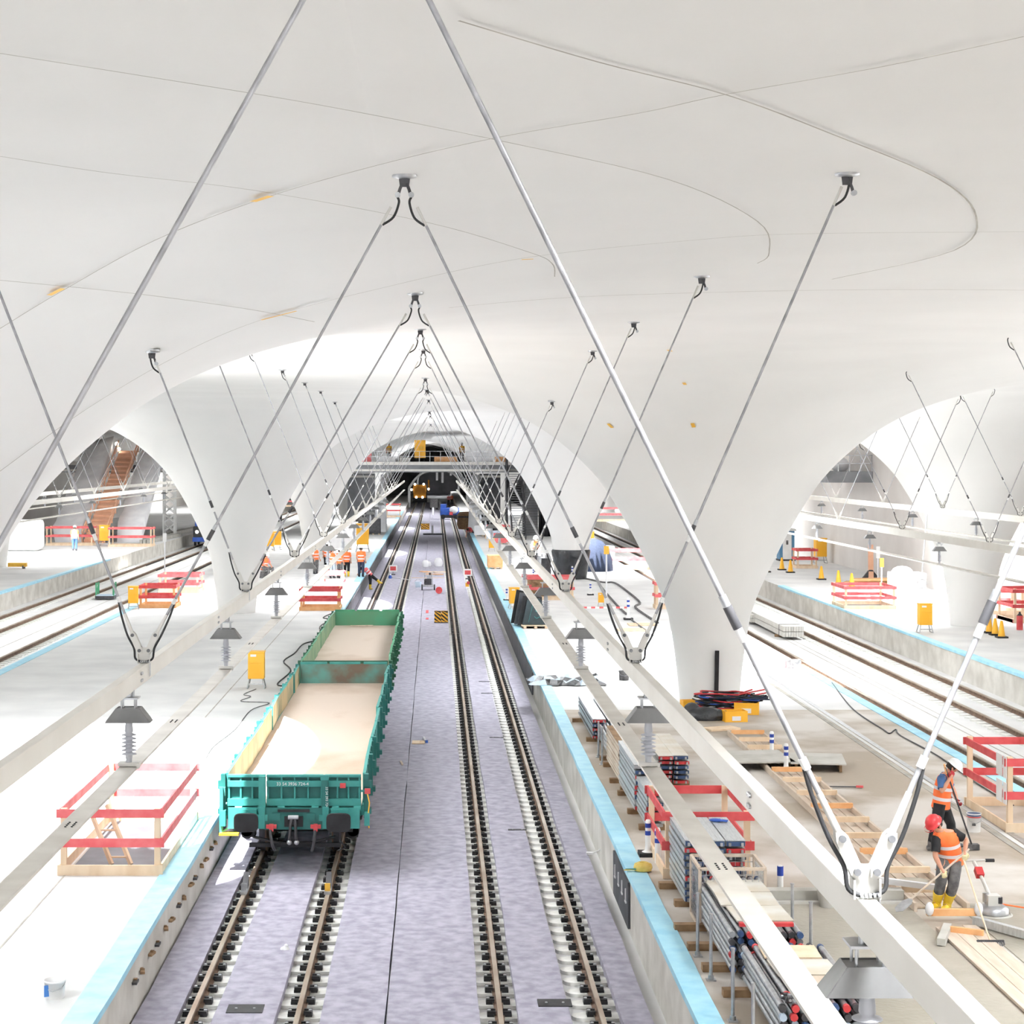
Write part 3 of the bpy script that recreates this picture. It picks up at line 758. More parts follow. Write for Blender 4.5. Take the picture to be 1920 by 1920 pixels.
q = MB(); q.bar((-1.2,73.0,.5),(-.3,73.1,.5),.1,.04,'woodgr'); tag(q.build('loose_board'), 'loose board lying inside the rear green wagon by its far wall', 'board')
bpy.data.objects['loose_board'].location = (-2.2,-.3,0)
# rail shoes at the front wheels
for i, (x, l) in enumerate([(-3.52,'steel wheel stop clamped on the left rail in front of the teal wagon'),(-1.98,'yellow marked wheel stop on the rail at the right wheel of the teal wagon')]):
    t = thing('wheel_stop', l, 'wheel stop', (x, 33.4, -.8), 0, 'wheel stops')
    m = MB(); m.box((0,.1,.03),(.12,.5,.05),'steel'); m.prism([(-.05,.1,.05),(-.05,.4,.05),(-.05,.4,.3)],(.1,0,0),'dark'); m.build('shoe', t)
    MB().box((0,-.06,.12),(.1,.03,.14),'tape' if i else 'steel').build('handle', t)

# ---------------------------------------------------------------- things on the felt
def cover(px, py, w, d, label):
    p = P(px, py, FZ); t = thing('floor_hatch', label, 'hatch', (p.x,p.y,FZ), 0, 'dark hatches cut in the felt')
    MB().box((0,0,.004),(w,d,.014),'black').build('plate', t)
    for s in (-.25,.25): MB().cyl((s*w,-.02,.01),(s*w,-.02,.025),.02,'steel',n=8).build('bolt', t)
cover(460,1892,.53,.4,'black hatch with two bolts between the rails of the wagon track at the photo bottom')
cover(1040,1881,.5,.36,'black hatch with bolts between the rails of the right track at the photo bottom')
cover(970,1556,.4,.1,'thin dark hatch between the rails of the right track beside the red barrier')
cover(931,1383,.4,.1,'thin dark hatch between the right track rails level with the wooden cut board')
cover(913,1300,.4,.1,'small dark hatch in the right track level with the heap of cables')
cover(908,1278,.4,.1,'farthest small dark hatch in the right track beside the sealing strip')
p = P(780,1393,FZ); b = MB()
b.box((0,.0,.02),(.22,.5,.03),'wood')
for k in range(5): b.box((.17,-.2+.1*k,.02),(.16,.05,.03),'wood')
tag(b.build('cut_plywood_offcut', loc=p), 'pale notched plywood offcut lying on the felt right of the teal wagon', 'offcut')
p = P(798,1392,FZ); t = thing('spirit_level','grey blue spirit level lying beside the plywood offcut on the felt','tool',p,.08)
MB().box((0,.3,.03),(.06,.9,.05),'steel').build('bar', t); MB().box((.02,-.1,.04),(.07,.1,.07),'bluev').build('end_cap', t)
p = P(753,1432,FZ); tag(MB().box((0,0,.02),(.05,.55,.03),'woodgr').build('wood_stick', loc=p, rz=.1), 'short grey stick on the felt right of the teal wagon', 'stick')
p = P(534,1780,FZ); b = MB(); b.lathe([(.07,0),(.06,.03),(.0,.06)],(0,0,0),'film',8,sx=1.1); b.ball((.02,.02,.05),.035,'film'); tag(b.build('crumpled_paper', loc=p), 'crumpled white paper on the felt between the rails at lower left', 'paper')
p = P(1118,1600,FZ); b = MB(); b.tube([(-.1,-.1,.03),(.05,.02,.05),(.2,.25,.12),(.22,.6,.3)], .015, 'film'); b.box((-.14,-.12,.03),(.14,.1,.04),'film'); tag(b.build('plastic_strap', loc=p), 'white plastic strap hanging from the right platform edge onto the felt', 'strap')
# hazard boards
MT['black2'] = mat('hazard_black', (30,30,30), None, .6)
def hazard(px, py, n, h, w, label):
    p = P(px, py, FZ); t = thing('warning_board', label, 'board', p, 0, 'yellow and black boards')
    for k in range(n):
        x0 = (k-n/2)*w+.01; b = MB(); b.box((x0+w/2,0,h/2),(w-.02,.03,h),'yellow')
        for j in range(-2,3):
            z = h*.33*j
            q = [(x0, z), (x0+w-.02, z-(h*.45)), (x0+w-.02, z-(h*.45)+h*.16), (x0, z+h*.16)]
            q = [(x, min(max(zz+h*.6,0),h)) for x, zz in q]
            if max(z_ for _, z_ in q)-min(z_ for _, z_ in q) > .02: b.prism([(x,-.02,zz) for x, zz in q], (0,.004,0), 'black2')
        b.build('panel', t)
    b = MB(); b.box((0,.12,.02),(n*w,.3,.04),'dark'); b.bar((0,.05,h*.7),(0,.3,.02),.03,.03,'dark'); b.build('stand', t)
    return p
hazard(827,1168,2,.6,.34,'yellow and black striped board standing on the felt right of the green wagon')
hazard(797,993,2,.7,.5,'distant yellow and black striped board on the felt between the tracks')
for px, py, l in ((737,1078,'red and white square stop board standing in the wagon track'),(877,1086,'tilted red and white square stop board standing in the right track')):
    p = P(px, py, FZ); t = thing('stop_board', l, 'sign', p, 0, 'red and white stop boards')
    MB().box((0,0,.45),(.58,.03,.46),'white').build('panel', t, .0); MB().box((0,-.02,.45),(.4,.012,.28),'red').build('red_field', t)
    b = MB(); b.cyl((0,.03,0),(0,.03,.6),.03,'steel',n=8); b.box((0,.03,.03),(.3,.3,.06),'dark'); b.build('post', t)
p = P(735,1083,FZ); b = MB(); b.lathe([(.1,0),(.12,.1),(.08,.22)],(0,0,0),'bluev',10); b.ball((0,0,.24),.08,'film'); tag(b.build('blue_bottle', loc=p+Vector((-.1,-.9,0))), 'small blue and white container in front of the left stop board', 'container')
p = P(733,1083,FZ); tag(MB().tube([(0,0,.03),(.6,-1.2,.03),(1.4,-3,.03)], .025, 'film').build('white_hose', loc=p), 'white hose running across the wagon track from the left stop board', 'hose')
p = P(876,1100,FZ); t = thing('warning_light','yellow warning light with red lens in front of the right stop board','lamp',p)
MB().box((0,0,.12),(.22,.14,.24),'yellow').build('housing', t); MB().cyl((.07,-.08,.24),(.07,.06,.24),.1,'red',n=14).build('lens', t)
for py, l, h in ((1147,'longer red dash sprayed on the felt between the tracks',1.7),(1160,'shorter red dash sprayed on the felt between the tracks',.9)):
    p = P(801, py, FZ); tag(MB().box((0,0,.004),(.14,h,.01),'red').build('paint_mark', loc=p), l, 'mark', 'sprayed marks on the felt')
# generator cart and rubbish
p = P(803,1106,FZ); t = thing('engine_cart','small engine on a two wheeled cart standing on the felt between the tracks','cart',p)
b = MB(); b.box((0,0,.25),(.75,.6,.12),'steel'); b.build('frame', t)
for s in (-1,1): MB().cyl((s*.42,-.2,.18),(s*.34,-.2,.18),.18,'black',n=14).build('wheel', t)
b = MB(); b.box((0,.1,.5),(.4,.4,.35),'dark'); b.cyl((-.25,.05,.5),(-.12,.05,.5),.16,'black',n=12); b.box((.05,.1,.8),(.3,.3,.2),'steel'); b.cyl((.1,.1,.9),(.1,.1,1.05),.06,'dark'); b.build('engine', t)
b = MB(); b.tube([(-.25,.2,.3),(-.25,.35,1.0),(.25,.35,1.0),(.25,.2,.3)], .025, 'steel'); b.build('handle', t)
p = P(784,1101,FZ); t = thing('blue_bucket','light blue bucket left of the engine cart','bucket',p); MB().lathe([(.16,0),(.22,.34),(.2,.34),(.15,.03)],(0,0,0),'ltblue',16).build('pail', t); MB().tube([(-.21,0,.34),(-.1,0,.5),(.1,0,.5),(.21,0,.34)], .012, 'steel').build('handle', t)
p = P(823,1113,FZ); t = thing('cable_reel','red cable reel lying on the felt right of the engine cart','reel',p); MB().cyl((0,-.12,.2),(0,.12,.2),.12,'white',n=14).build('hub', t)
for s in (-1,1): MB().cyl((0,s*.12,.2),(0,s*.15,.2),.2,'red',n=16).build('flange', t)
for i, (px, py, w, l, rz, m, lb) in enumerate([(806,1074,1.0,.3,.1,'wood','pale board on top of the wood scraps'),(815,1080,1.2,.25,-.25,'woodor','tan board crossing the wood scraps'),(824,1078,.8,.4,.4,'wood','short board at the right of the wood scraps'),(796,1079,.7,.3,-.5,'woodor','reddish board at the left of the wood scraps')]):
    p = P(px, py, FZ); tag(MB().box((0,0,.06+.07*i),(w,l,.05),m).build('scrap_board', loc=p, rz=rz), lb+' behind the engine cart', 'board', 'wood scraps between the tracks')
for px, py, s, lb in [(798,1063,.5,'left white sack standing behind the wood scraps'),(804,1062,.36,'slim white sack behind the wood scraps'),(822,1062,.62,'pale blue sack lying right of the white sacks')]:
    p = P(px, py, FZ); b = MB(); b.lathe([(s*.45,0),(s*.55,s*.4),(s*.45,s*.8),(s*.3,s*1.0),(0,s*1.05)],(0,0,0),'film',12,sy=.7); tag(b.build('sack', loc=p), lb, 'sack', 'sacks between the tracks')
p = P(812,985,FZ); t = thing('post_and_foot','pale short post on a dark foot standing far down the felt between the tracks','post',P(811,1003,FZ)); MB().cyl((0,0,0),(0,0,1.0),.12,'film',n=10).build('post', t); MB().box((.1,.2,.08),(2.2,.8,.16),'facedark').build('foot', t)
p = P(812,966,FZ); tag(MB().cyl((0,0,0),(0,0,1.1),.13,'film',n=10).build('marker_post', loc=p), 'farther pale marker post on the felt before the machines', 'post')

# ---------------------------------------------------------------- shared site furniture
def powerbox(px, py, label, sc_=1, rz=0, wheels=True, z=0):
    p = P(px, py, z); t = thing('power_box', label, 'power distributor', p, rz, 'yellow power distributor boxes')
    b = MB(); b.box((0,0,.72),(.5,.4,.82),'yellow'); b.box((0,0,1.14),(.54,.44,.04),'yellow'); b.box((.0,-.205,.95),(.42,.012,.3),'yellow'); b.build('cabinet', t, .015)
    MB().box((-.08,-.215,1.04),(.18,.01,.07),'white').build('label_plate', t)
    b = MB()
    for s in (-1,1):
        b.tube([(s*.27,-.24,0),(s*.2,-.16,.32),(s*.2,.16,.32),(s*.27,.24,0)], .02, 'steel'); b.tube([(s*.27,-.24,.02),(s*.27,.24,.02)], .018, 'steel')
    b.tube([(-.24,-.2,.15),(.24,-.2,.15)], .018, 'steel'); b.build('stand', t)
    if sc_ != 1: t.scale = (sc_,)*3
    return t
powerbox(481,1290,'yellow power box on a steel stand on the platform left of the teal wagon')
powerbox(964,1142,'tilted yellow power box by the right sealing strip beside the black mat stack', .9, .15)
powerbox(250,1142,'yellow power box left of the red barrier on the left platform', .95, .1)
powerbox(507,1033,'left one of two yellow power boxes behind the seated worker', 1.2)
powerbox(519,1031,'right one of two yellow power boxes behind the seated worker', 1.25, .3)
powerbox(680,1035,'large yellow power box behind the workers at the left platform edge', 1.9)
powerbox(1734,1186,'yellow power box on the far right platform in front of the concrete column', 1.05)
powerbox(1538,1056,'orange yellow power box behind the barrier by the right hall wall', 1.5, .1)
powerbox(1104,1040,'yellow power box right of the foil wrapped column', 1.5)
powerbox(1127,1136,'small yellow box among cables on the right platform', .55)
powerbox(196,1024,'yellow power box at the foot of the wooden stair far left', 1.5)
powerbox(922,1034,'small yellow power box on the right platform beyond the barrels', .9)

def barrier(px, py, w, d, h, label, rz=0, boards=2, m='pink', z=0, posts=True, wood='wood', hatch=False):
    "timber guard rail round an opening: four corner posts and red boards; (px,py) is the front left foot"
    p = P(px, py, z); t = thing('guard_barrier', label, 'barrier', p, rz, 'red and timber guard barriers')
    for x in (0,w):
        for y in (0,d): MB().box((x,y,h*.5),(.1,.1,h),wood).build('post', t)
    for k in range(boards):
        zz = h*(.93-.44*k)
        for y in (-.06,d+.06): MB().box((w/2,y,zz),(w+.24,.03,.15),m).build('board', t)
        for x in (-.065,w+.065): MB().box((x,d/2,zz),(.03,d,.15),m).build('board', t)
    b = MB()
    for y in (-.06,d+.06): b.box((w/2,y,.09),(w+.2,.04,.18),wood)
    for x in (-.06,w+.06): b.box((x,d/2,.09),(.04,d,.18),wood)
    b.build('toe_board', t)
    if hatch: MB().box((w/2,d/2,.01),(w-.1,d-.1,.015),'facedark').build('opening', t)
    return t
nb = barrier(120,1640,1.62,4.6,1.15,'red and timber barrier round a floor opening in the lower left sunlight', 0, 2, 'pink', 0, hatch=True)
t = thing('ladder','timber ladder leaning out of the opening inside the lower left barrier','ladder',P(200,1635))
for s in (0,.34): MB().bar((s,.5,.02),(s-.5,.9,1.0),.05,.08,'wood').build('stile', t)
for k in range(4): MB().bar((-.1*k-.06,.55+.09*k,.14+.22*k),(.28-.1*k,.55+.09*k,.14+.22*k),.03,.03,'wood').build('rung', t)
barrier(264,1140,1.6,1.6,1.1,'red and timber barrier beside the yellow box on the left platform', 0, 2, 'red', 0, wood='woodor')
barrier(300,1112,2.0,2.0,1.0,'pale red barrier behind the nearer barrier on the left platform')
barrier(565,1145,1.75,1.6,1.05,'red and timber barrier on the platform behind the green wagon', 0, 2, 'red', wood='woodor')
barrier(602,1112,1.1,2.0,1.1,'faded red barrier between the workers and the green wagon')
barrier(88,1023,3.7,1.6,1.6,'long red barrier in front of the left wrapped escalator')
barrier(205,1025,3.4,1.6,1.6,'long red barrier in front of the right wrapped escalator')
barrier(1586,1142,2.3,2.6,1.1,'red and timber barrier round an opening on the far right platform in sunlight', hatch=True)
barrier(1496,1066,1.2,1.4,1.3,'red barrier beside the orange box by the right hall wall', 0, 2, 'red')
barrier(1860,1152,1.4,1.5,1.15,'pale red barrier right of the far right column')
barrier(1903,1168,1.5,2.2,1.5,'red lattice like barrier at the right photo edge above the cones', 0, 3, 'red')
barrier(1232,1142,.5,.8,1.3,'narrow red barrier board frame at the left flank of the near right column', 0, 2, 'pink')
barrier(985,1125,2.4,1.6,1.2,'red barrier round the brown tub on the right platform', 0, 2, 'pink')
barrier(1132,1068,3.2,2,1.3,'pale red barrier right of the dark round tarpaulin')
barrier(912,1010,2,2,1.2,'distant red barrier by the right platform edge near the bending worker')
barrier(725,970,1.6,2,1.7,'stacked red barrier boards at the left platform edge before the amber machine', 0, 3, 'red')
barrier(526,950,3.5,3,1.6,'distant red barrier behind the left row of columns')
barrier(1120,978,4.5,3,1.6,'distant red barrier seen between the two right columns')
br = barrier(1893,1560,1.2,2.6,1.45,'red barrier with paper notices at the right photo edge beside the two workers', 0, 2, 'red')
for k, zz in enumerate((1.25,.75)): MB().box((-.09,.35,zz),(.012,.36,.42),'white').box((-.09,-.0,zz),(.012,.2,.42),'white').build('paper_notice', br)
# ---------------------------------------------------------------- right platform: scaffold stacks
def endcap_stack(name, label, cat, x, y, w, L, h, rows, cols, top='alu', side='alu', caps=('redcap','bluecap','steel'), seed=1, tube=False, rz=0, z=0, grp='stacks of scaffold parts'):
    """a stack that moves as separate decks: every deck is its own thing"""
    rnd = random.Random(seed); dh, dw = h/rows, w/cols; k = 0
    NM = ['bottom','second','third','fourth','fifth','sixth','seventh','eighth','ninth','tenth','eleventh','twelfth']
    for r in range(rows):
        for c in range(cols):
            px_ = x+dw*(c+.5)+rnd.uniform(-.015,.015); py_ = y+rnd.uniform(-.05,.05)
            rowname = 'top' if r == rows-1 else NM[min(r,11)]
            colname = '' if cols == 1 else ([' left',' right'][c] if cols == 2 else [' left',' middle',' right'][min(c,2)] if cols == 3 else ' '+NM[c].replace('bottom','first')+' from left')
            t = thing(name, '%s %s%s in the %s' % (rowname, cat, colname, label), cat, (px_, py_, z+dh*r), rz, label)
            b = MB()
            if tube:
                R = min(dh,dw)*.42; b.cyl((0,.06,dh/2),(0,L-.06,dh/2),R,side,n=8); b.build('tube', t)
                cp = rnd.choice(caps)
                for yy in (0,L-.07): MB().cyl((0,yy,dh/2),(0,yy+.07,dh/2),R*1.15,cp,n=8).build('end_fitting', t)
            else:
                b.box((0,L/2,dh*.42),(dw-.02,L-.1,dh*.66),side)
                if r == rows-1:
                    b.ms; b.box((0,L/2,dh*.88),(dw-.02,L-.06,.012),top)
                    for q in range(3): b.box((-dw*.28+dw*.28*q,L/2,dh*.9),(dw*.18,L-.1,.012),top)
                b.build('deck', t)
                cp = rnd.choice(caps); m = MB(); m.box((0,.03,dh*.45),(dw-.04,.06,dh*.6),cp); m.box((-dw*.3,-.0,dh*.4),(.04,.05,dh*.5),'steel'); m.box((dw*.3,-.0,dh*.4),(.04,.05,dh*.5),'steel'); m.build('end_frame', t)
def block(x, y, label, w=.5, rz=0, z=0):
    tag(MB().box((0,0,.05),(w,.16,.1),'wooddk').build('timber_block', loc=(x,y,z), rz=rz), label, 'block', 'timber blocks under the scaffold stacks')
BZ = .1
endcap_stack('trellis_girder','farthest stack of red ended girders','girder',3.98,45.9,.36,4.6,.5,5,1,'steel','steel',('redcap','redcap','bluecap'),3,z=BZ)
endcap_stack('trellis_girder','plain grey girder stack behind the posts','girder',4.42,46.3,.3,4.4,.42,4,1,'steel','steel',('steel','dark'),4,z=BZ)
endcap_stack('scaffold_tube','blue ended tube bundle by two posts','tube',4.12,43.0,.5,3.0,.4,4,5,side='steel',caps=('bluecap','dark','steel','ltblue'),seed=5,tube=True,z=BZ)
endcap_stack('board_pack','brown edged panel stack','panel',4.03,39.9,.24,3.0,.8,9,1,'wooddk','woodgr',('dark','wooddk'),6,z=BZ)
endcap_stack('scaffold_plank','tall plank stack','plank',4.02,36.6,.52,3.2,.92,9,1,'alu','alu',('redcap','bluecap','steel','redcap','dark'),7,z=BZ)
endcap_stack('scaffold_plank','white topped plank stack','plank',4.85,39.6,.7,3.2,.62,6,2,'ply','alu',('redcap','bluecap','redcap'),8,z=BZ)
endcap_stack('scaffold_plank','low plank stack by the red barrier','plank',4.06,34.9,.34,2.0,.7,7,1,'alu','alu',('redcap','steel','dark','bluecap'),9,z=BZ)
endcap_stack('scaffold_deck','wide deck stack in the red barrier','deck',3.98,29.0,1.0,1.95,1.0,9,3,'alu','alu',('bluecap','redcap','bluecap','dark'),10,z=BZ)
endcap_stack('scaffold_tube','long tube stack under plywood','tube',4.05,25.0,1.05,3.4,.58,6,9,side='steel',caps=('redcap','dark','steel','bluecap','dark'),seed=11,tube=True,z=BZ)
endcap_stack('scaffold_tube','nearest tube stack at the bottom','tube',4.15,21.9,1.15,2.8,.5,5,9,side='steel',caps=('redcap','bluecap','dark','ltblue','dark'),seed=12,tube=True,z=BZ)
for i, (x, y, z, w, l, m, lb) in enumerate([(4.58,27.5,.7,.85,.75,'ply','far whitish plywood sheet on the long tube stack'),(4.58,26.7,.7,.85,.8,'ply','middle whitish plywood sheet on the long tube stack'),(4.62,25.85,.7,.8,.85,'ply','near whitish plywood sheet on the long tube stack'),
    (4.72,24.15,.62,.75,.6,'wood','yellowish plywood sheet at the back of the nearest tube stack'),(4.75,23.4,.62,.8,.7,'ply','white worn sheet on the nearest tube stack'),(4.8,22.7,.62,.8,.6,'woodgr','grey sheet at the front of the nearest tube stack')]):
    tag(MB().box((0,0,.012),(w,l,.024),m).build('plywood_sheet', loc=(x,y,z), rz=.03*(-1)**i), lb, 'sheet', 'plywood sheets on the tube stacks')
for x, y, z, l in ((4.6,25.2,.71,'red clamp bar lying at the front of the long tube stack'),(4.85,22.2,.62,'red clamp bar lying on the nearest tube stack')):
    tag(MB().box((0,0,.02),(.75,.09,.05),'redcap').build('clamp_bar', loc=(x,y,z)), l, 'bar', 'red clamp bars on tube stacks')
# loose fittings at the front of the nearest tubes
rnd = random.Random(4)
for k in range(22):
    x, y = 4.25+rnd.uniform(0,1.0), 21.95+rnd.uniform(0,.55); b = MB(); c = rnd.choice(['redcap','bluecap','dark','ltblue','steel'])
    b.cyl((-.05,0,.03),(.05,0,.03),.03,c,n=8); b.box((0,.02,.06),(.05,.07,.05),c); b.cyl((0,-.05,.05),(0,.07,.05),.018,'steel',n=6)
    tag(b.build('scaffold_coupler', loc=(x,y,.6), rz=rnd.uniform(0,6)), 'small metal coupler heaped on the front of the nearest tube stack', 'coupler', 'couplers on the nearest tube stack')
# timber blocks
for i, (x, y, lb) in enumerate([(4.0,49.6,'block under the back of the red ended frames'),(4.1,46.2,'block under the front of the red ended frames'),(4.2,43.3,'block under the thin tube bundle'),(4.2,42.4,'block under the posts by the thin tube bundle'),(4.1,40.3,'block under the brown edged panel stack'),(4.25,39.2,'block in front of the brown edged panel stack'),
   (4.2,36.8,'block under the tall plank stack'),(4.2,38.8,'block under the back of the tall plank stack'),(4.2,35.2,'block under the low plank stack'),(5.2,40.0,'block under the white topped plank stack'),(4.2,30.4,'block under the wide deck stack'),(4.3,29.2,'front block under the wide deck stack'),
   (4.05,27.7,'block under the back of the long tube stack'),(4.1,26.6,'middle block under the long tube stack'),(4.15,25.5,'front block under the long tube stack'),(4.3,24.3,'block under the back of the nearest tube stack'),(4.35,22.4,'block under the nearest tube stack'),(4.35,32.2,'thick block on the platform by the yellow strap roll')]):
    block(x + (.25 if 12 <= i < 17 else 0), y, lb, [.5,.5,.55,.55,.45,.5,.6,.6,.5,.8,.9,.9,1.3,1.3,1.3,1.4,1.4,.45][i])
# adjustable posts
def post(x, y, z0, h, label):
    t = thing('stack_post', label, 'post', (x,y,z0), 0, 'galvanised posts holding the stacks')
    MB().cyl((0,0,.01),(0,0,h),.024,'steel',n=12).build('tube', t)
    b = MB(); b.box((0,0,.008),(.13,.13,.016),'steel'); b.cyl((0,0,.0),(0,0,.07),.04,'steel',n=10); b.build('foot_plate', t)
    MB().cyl((0,0,h),(0,0,h+.02),.03,'steel',n=10).build('cap', t)
for px, py, h, l in [(1308,1793,.9,'post left of the long tube stack at its back'),(1333,1838,.9,'post left of the long tube stack at its front'),(1374,1915,.92,'post left of the nearest tube stack at its back'),(1412,1990,.92,'post left of the nearest tube stack at its front'),
   (1122,1420,.85,'back one of two posts at the thin tube bundle'),(1129,1434,.88,'front one of two posts at the thin tube bundle')]:
    p = P(px, py, 0); post(p.x, p.y, 0, h, 'galvanised '+l)
for x, y, l in ((5.2,26.4,'back post right of the long tube stack'),(5.24,25.3,'front post right of the long tube stack'),(5.4,23.2,'post right of the nearest tube stack')): post(x, y, 0, 1.0, 'galvanised '+l)
# mesh crate
t = thing('mesh_crate','grey wire mesh crate in front of the wide deck stack','crate',(4.05,27.75,.02))
for n_, pts in (('frame',[((0,0,0),(1,0,0)),((1,0,0),(1,.95,0)),((1,.95,0),(0,.95,0)),((0,.95,0),(0,0,0)),((0,0,.9),(1,0,.9)),((1,0,.9),(1,.95,.9)),((1,.95,.9),(0,.95,.9)),((0,.95,.9),(0,0,.9)),((0,0,0),(0,0,.9)),((1,0,0),(1,0,.9)),((1,.95,0),(1,.95,.9)),((0,.95,0),(0,.95,.9))]),):
    b = MB()
    for a, c in pts: b.bar(a, c, .045, .045, 'woodgr')
    b.build('frame', t)
for a, d, nm in (((0,0),(1,0),'side_mesh'),((0,0),(0,.95),'side_mesh'),((1,0),(0,.95),'side_mesh'),((0,.95),(1,0),'side_mesh')):
    b = MB(); L = math.hypot(*d); u = (d[0]/L, d[1]/L)
    for k in range(1,10): b.bar((a[0]+d[0]*k/10,a[1]+d[1]*k/10,0),(a[0]+d[0]*k/10,a[1]+d[1]*k/10,.9),.008,.008,'steel')
    for k in range(1,9): b.bar((a[0],a[1],.1*k),(a[0]+d[0],a[1]+d[1],.1*k),.008,.008,'steel')
    b.build(nm, t)
for k in range(6):
    tag(MB().cyl((-.4,0,.05),(.4,0,.05),.04,['steel','dark','steel'][k%3],n=8).build('steel_pipe', loc=(4.55,27.95+.1*k,.03+.06*(k%2)), rz=.1*k-.3), 'short steel pipe lying inside the wire mesh crate', 'pipe', 'pipes in the mesh crate')
barrier(1253,1646,1.35,2.4,1.15,'red barrier round the deck stacks with timber posts, near right', 0, 2, 'red')
g = P(1355,1541,1.1); b = MB(); b.ball((0,0,.02),(.12,.06,.03),'bluev')
for k in range(4): b.tube([(.08,-.04+.028*k,.02),(.2,-.06+.03*k,.02)], .013, 'bluev', 6)
b.tube([(-.02,.05,.02),(.06,.1,.02)], .014, 'bluev', 6); tag(b.build('work_glove', loc=(4.72,30.5,1.1), rz=-.3), 'blue work glove lying on top of the wide deck stack', 'glove')
p = P(1196,1620,.03); MT['strapy'] = mat('yellow_webbing', (214,186,92), (226,204,122), .8, scale=10)
t = thing('strap_roll','rolled yellow lashing strap on the blue sealing strip near right','strap',(3.62,31.6,.03))
b = MB()
for k in range(3): b.lathe([(.15-.03*k,0),(.165-.03*k,.05),(.15-.03*k,.11),(.125-.03*k,.11),(.12-.03*k,0)],(0,0,.014*k),'strapy',18)
b.build('coil', t); MB().bar((-.12,-.05,.02),(-.34,-.08,.02),.05,.01,'strapy').bar((-.3,-.02,.02),(-.02,-.12,.05),.03,.02,'teal').build('loose_end', t)

# flexible blue-white posts
def delin(px, py, label, base=True, h=.62, z=0, sc_=1):
    p = P(px, py, z); t = thing('delineator_post', label, 'post', p, 0, 'white posts with blue rings')
    MB().lathe([(.05,0),(.05,h),(.035,h+.03),(0,h+.035)] if not base else [(.13,.06),(.06,.1),(.05,.2),(.05,h),(.035,h+.03),(0,h+.035)],(0,0,0),'white',14).build('tube', t)
    for zz in (h*.6,h*.82): MB().cyl((0,0,zz),(0,0,zz+.08),.053,'bluebar',n=14).build('blue_ring', t)
    if base: MB().box((0,0,.035),(.34,.34,.07),'black').build('foot', t)
    if sc_ != 1: t.scale = (sc_,)*3
delin(1447,1422,'left white post with blue rings standing on the grey plates')
delin(1474,1447,'right white post with blue rings standing at the front of the grey plates')
delin(1463,1665,'white post with blue rings left of the near hanger, without a foot', False, .35)
delin(1215,1604,'white post with blue rings left of the red barrier on a black foot')
delin(1233,1618,'white post with blue rings right beside the yellow strap roll', False, .6)
delin(1073,1087,'left of two white posts at the foil wrapped column foot', False, .7, sc_=1.1)
delin(1077,1088,'right of two white posts at the foil wrapped column foot', False, .6, sc_=1.1)
delin(950,1126,'white post on the blue strip behind the tilted yellow box')
delin(1000,1086,'small white post behind the brown tub barrier')
delin(1107,1116,'white post standing alone behind the second right hanger')
delin(1178,1162,'white post on a dark foot at the end of the hose', True, .8, sc_=1.2)

# formwork strip on the platform
t = thing('formwork_tray','long plank formwork tray between the concrete fields near the workers','formwork',(8.05,29.0,0))
b = MB()
for x in (-.42,.42): b.box((x,9,.07),(.05,18.4,.14),'woodgr')
b.build('side_plank', t)
b = MB()
for i in range(4): b.box((-.28+.19*i,8.8,.02),(.17,17.6,.03),'woodgr')
b.build('base_plank', t)
for k, yy in enumerate([41.1,39.8,38.25,36.8,35.4,33.9,32.55,31.07,29.67,46.7,45.5,44.3,28.15]):
    tag(MB().box((0,yy-29.0,.16),(.84,.09,.1),'woodor' if k%3 == 0 else 'wood').build('cross_bar', t))
tag(MB().box((0,0,.09),(.5,.07,.08),'woodor').build('timber_offcut', loc=(8.0,27.3,0), rz=-.5), 'pale timber offcut on the concrete in front of the rear formwork bar', 'offcut')
for i, (x, y, w_, d_, rz, lb) in enumerate([(7.6,43.0,1.5,2.0,.05,'left grey steel plate bridging the formwork by the two posts'),(8.75,42.6,1.3,1.8,-.12,'right grey steel plate bridging the formwork by the two posts')]):
    tag(MB().box((0,0,.2),(w_,d_,.025),'platecov').build('cover_plate', loc=(x,y,0.0), rz=rz), lb, 'plate', 'plates over the formwork') if False else None
MT['platecov'] = mat('stained_plate', (176,174,166), (196,194,188), .6, scale=2)
for i, (x, y, w_, d_, rz, lb) in enumerate([(7.55,42.6,1.45,1.7,.05,'left grey plate laid over the formwork by the two posts'),(8.9,42.3,1.25,1.5,-.15,'right grey plate laid over the formwork by the two posts')]):
    b = MB(); b.box((0,0,.2),(w_,d_,.03),'platecov'); b.box((-w_*.4,0,.1),(.06,d_*.9,.18),'wooddk'); b.box((w_*.4,0,.1),(.06,d_*.9,.18),'wooddk'); tag(b.build('cover_plate', loc=(x,y,0), rz=rz), lb, 'plate', 'plates over the formwork')
for i, (a, c, lb) in enumerate([((7.75,27.7),(7.75,21),'left plank of the walkway at the lower right corner'),((7.97,27.7),(7.97,21),'middle plank of the walkway at the lower right corner'),((8.19,27.8),(8.19,21),'right plank of the walkway at the lower right corner')]):
    tag(MB().bar((*a,.03),(*c,.03),.21,.04,'woodgr').build('walkway_plank'), lb, 'plank', 'walkway planks at lower right')
tag(MB().box((6.5,25.3,.008),(2.2,8.0,.014),'wet').build('floor'), kind='structure')
tag(MB().box((9.9,25.5,.008),(3.0,7.6,.014),'wet').build('floor'), kind='structure')
b = MB(); b.box((0,0,.1),(2.35,.25,.2),'platecov'); b.box((.1,-.2,.03),(2.1,.12,.04),'plate'); tag(b.build('concrete_kerb', loc=(6.42,29.5,0)), 'grey concrete kerb behind the near hanger at the edge of the fresh concrete', 'kerb')
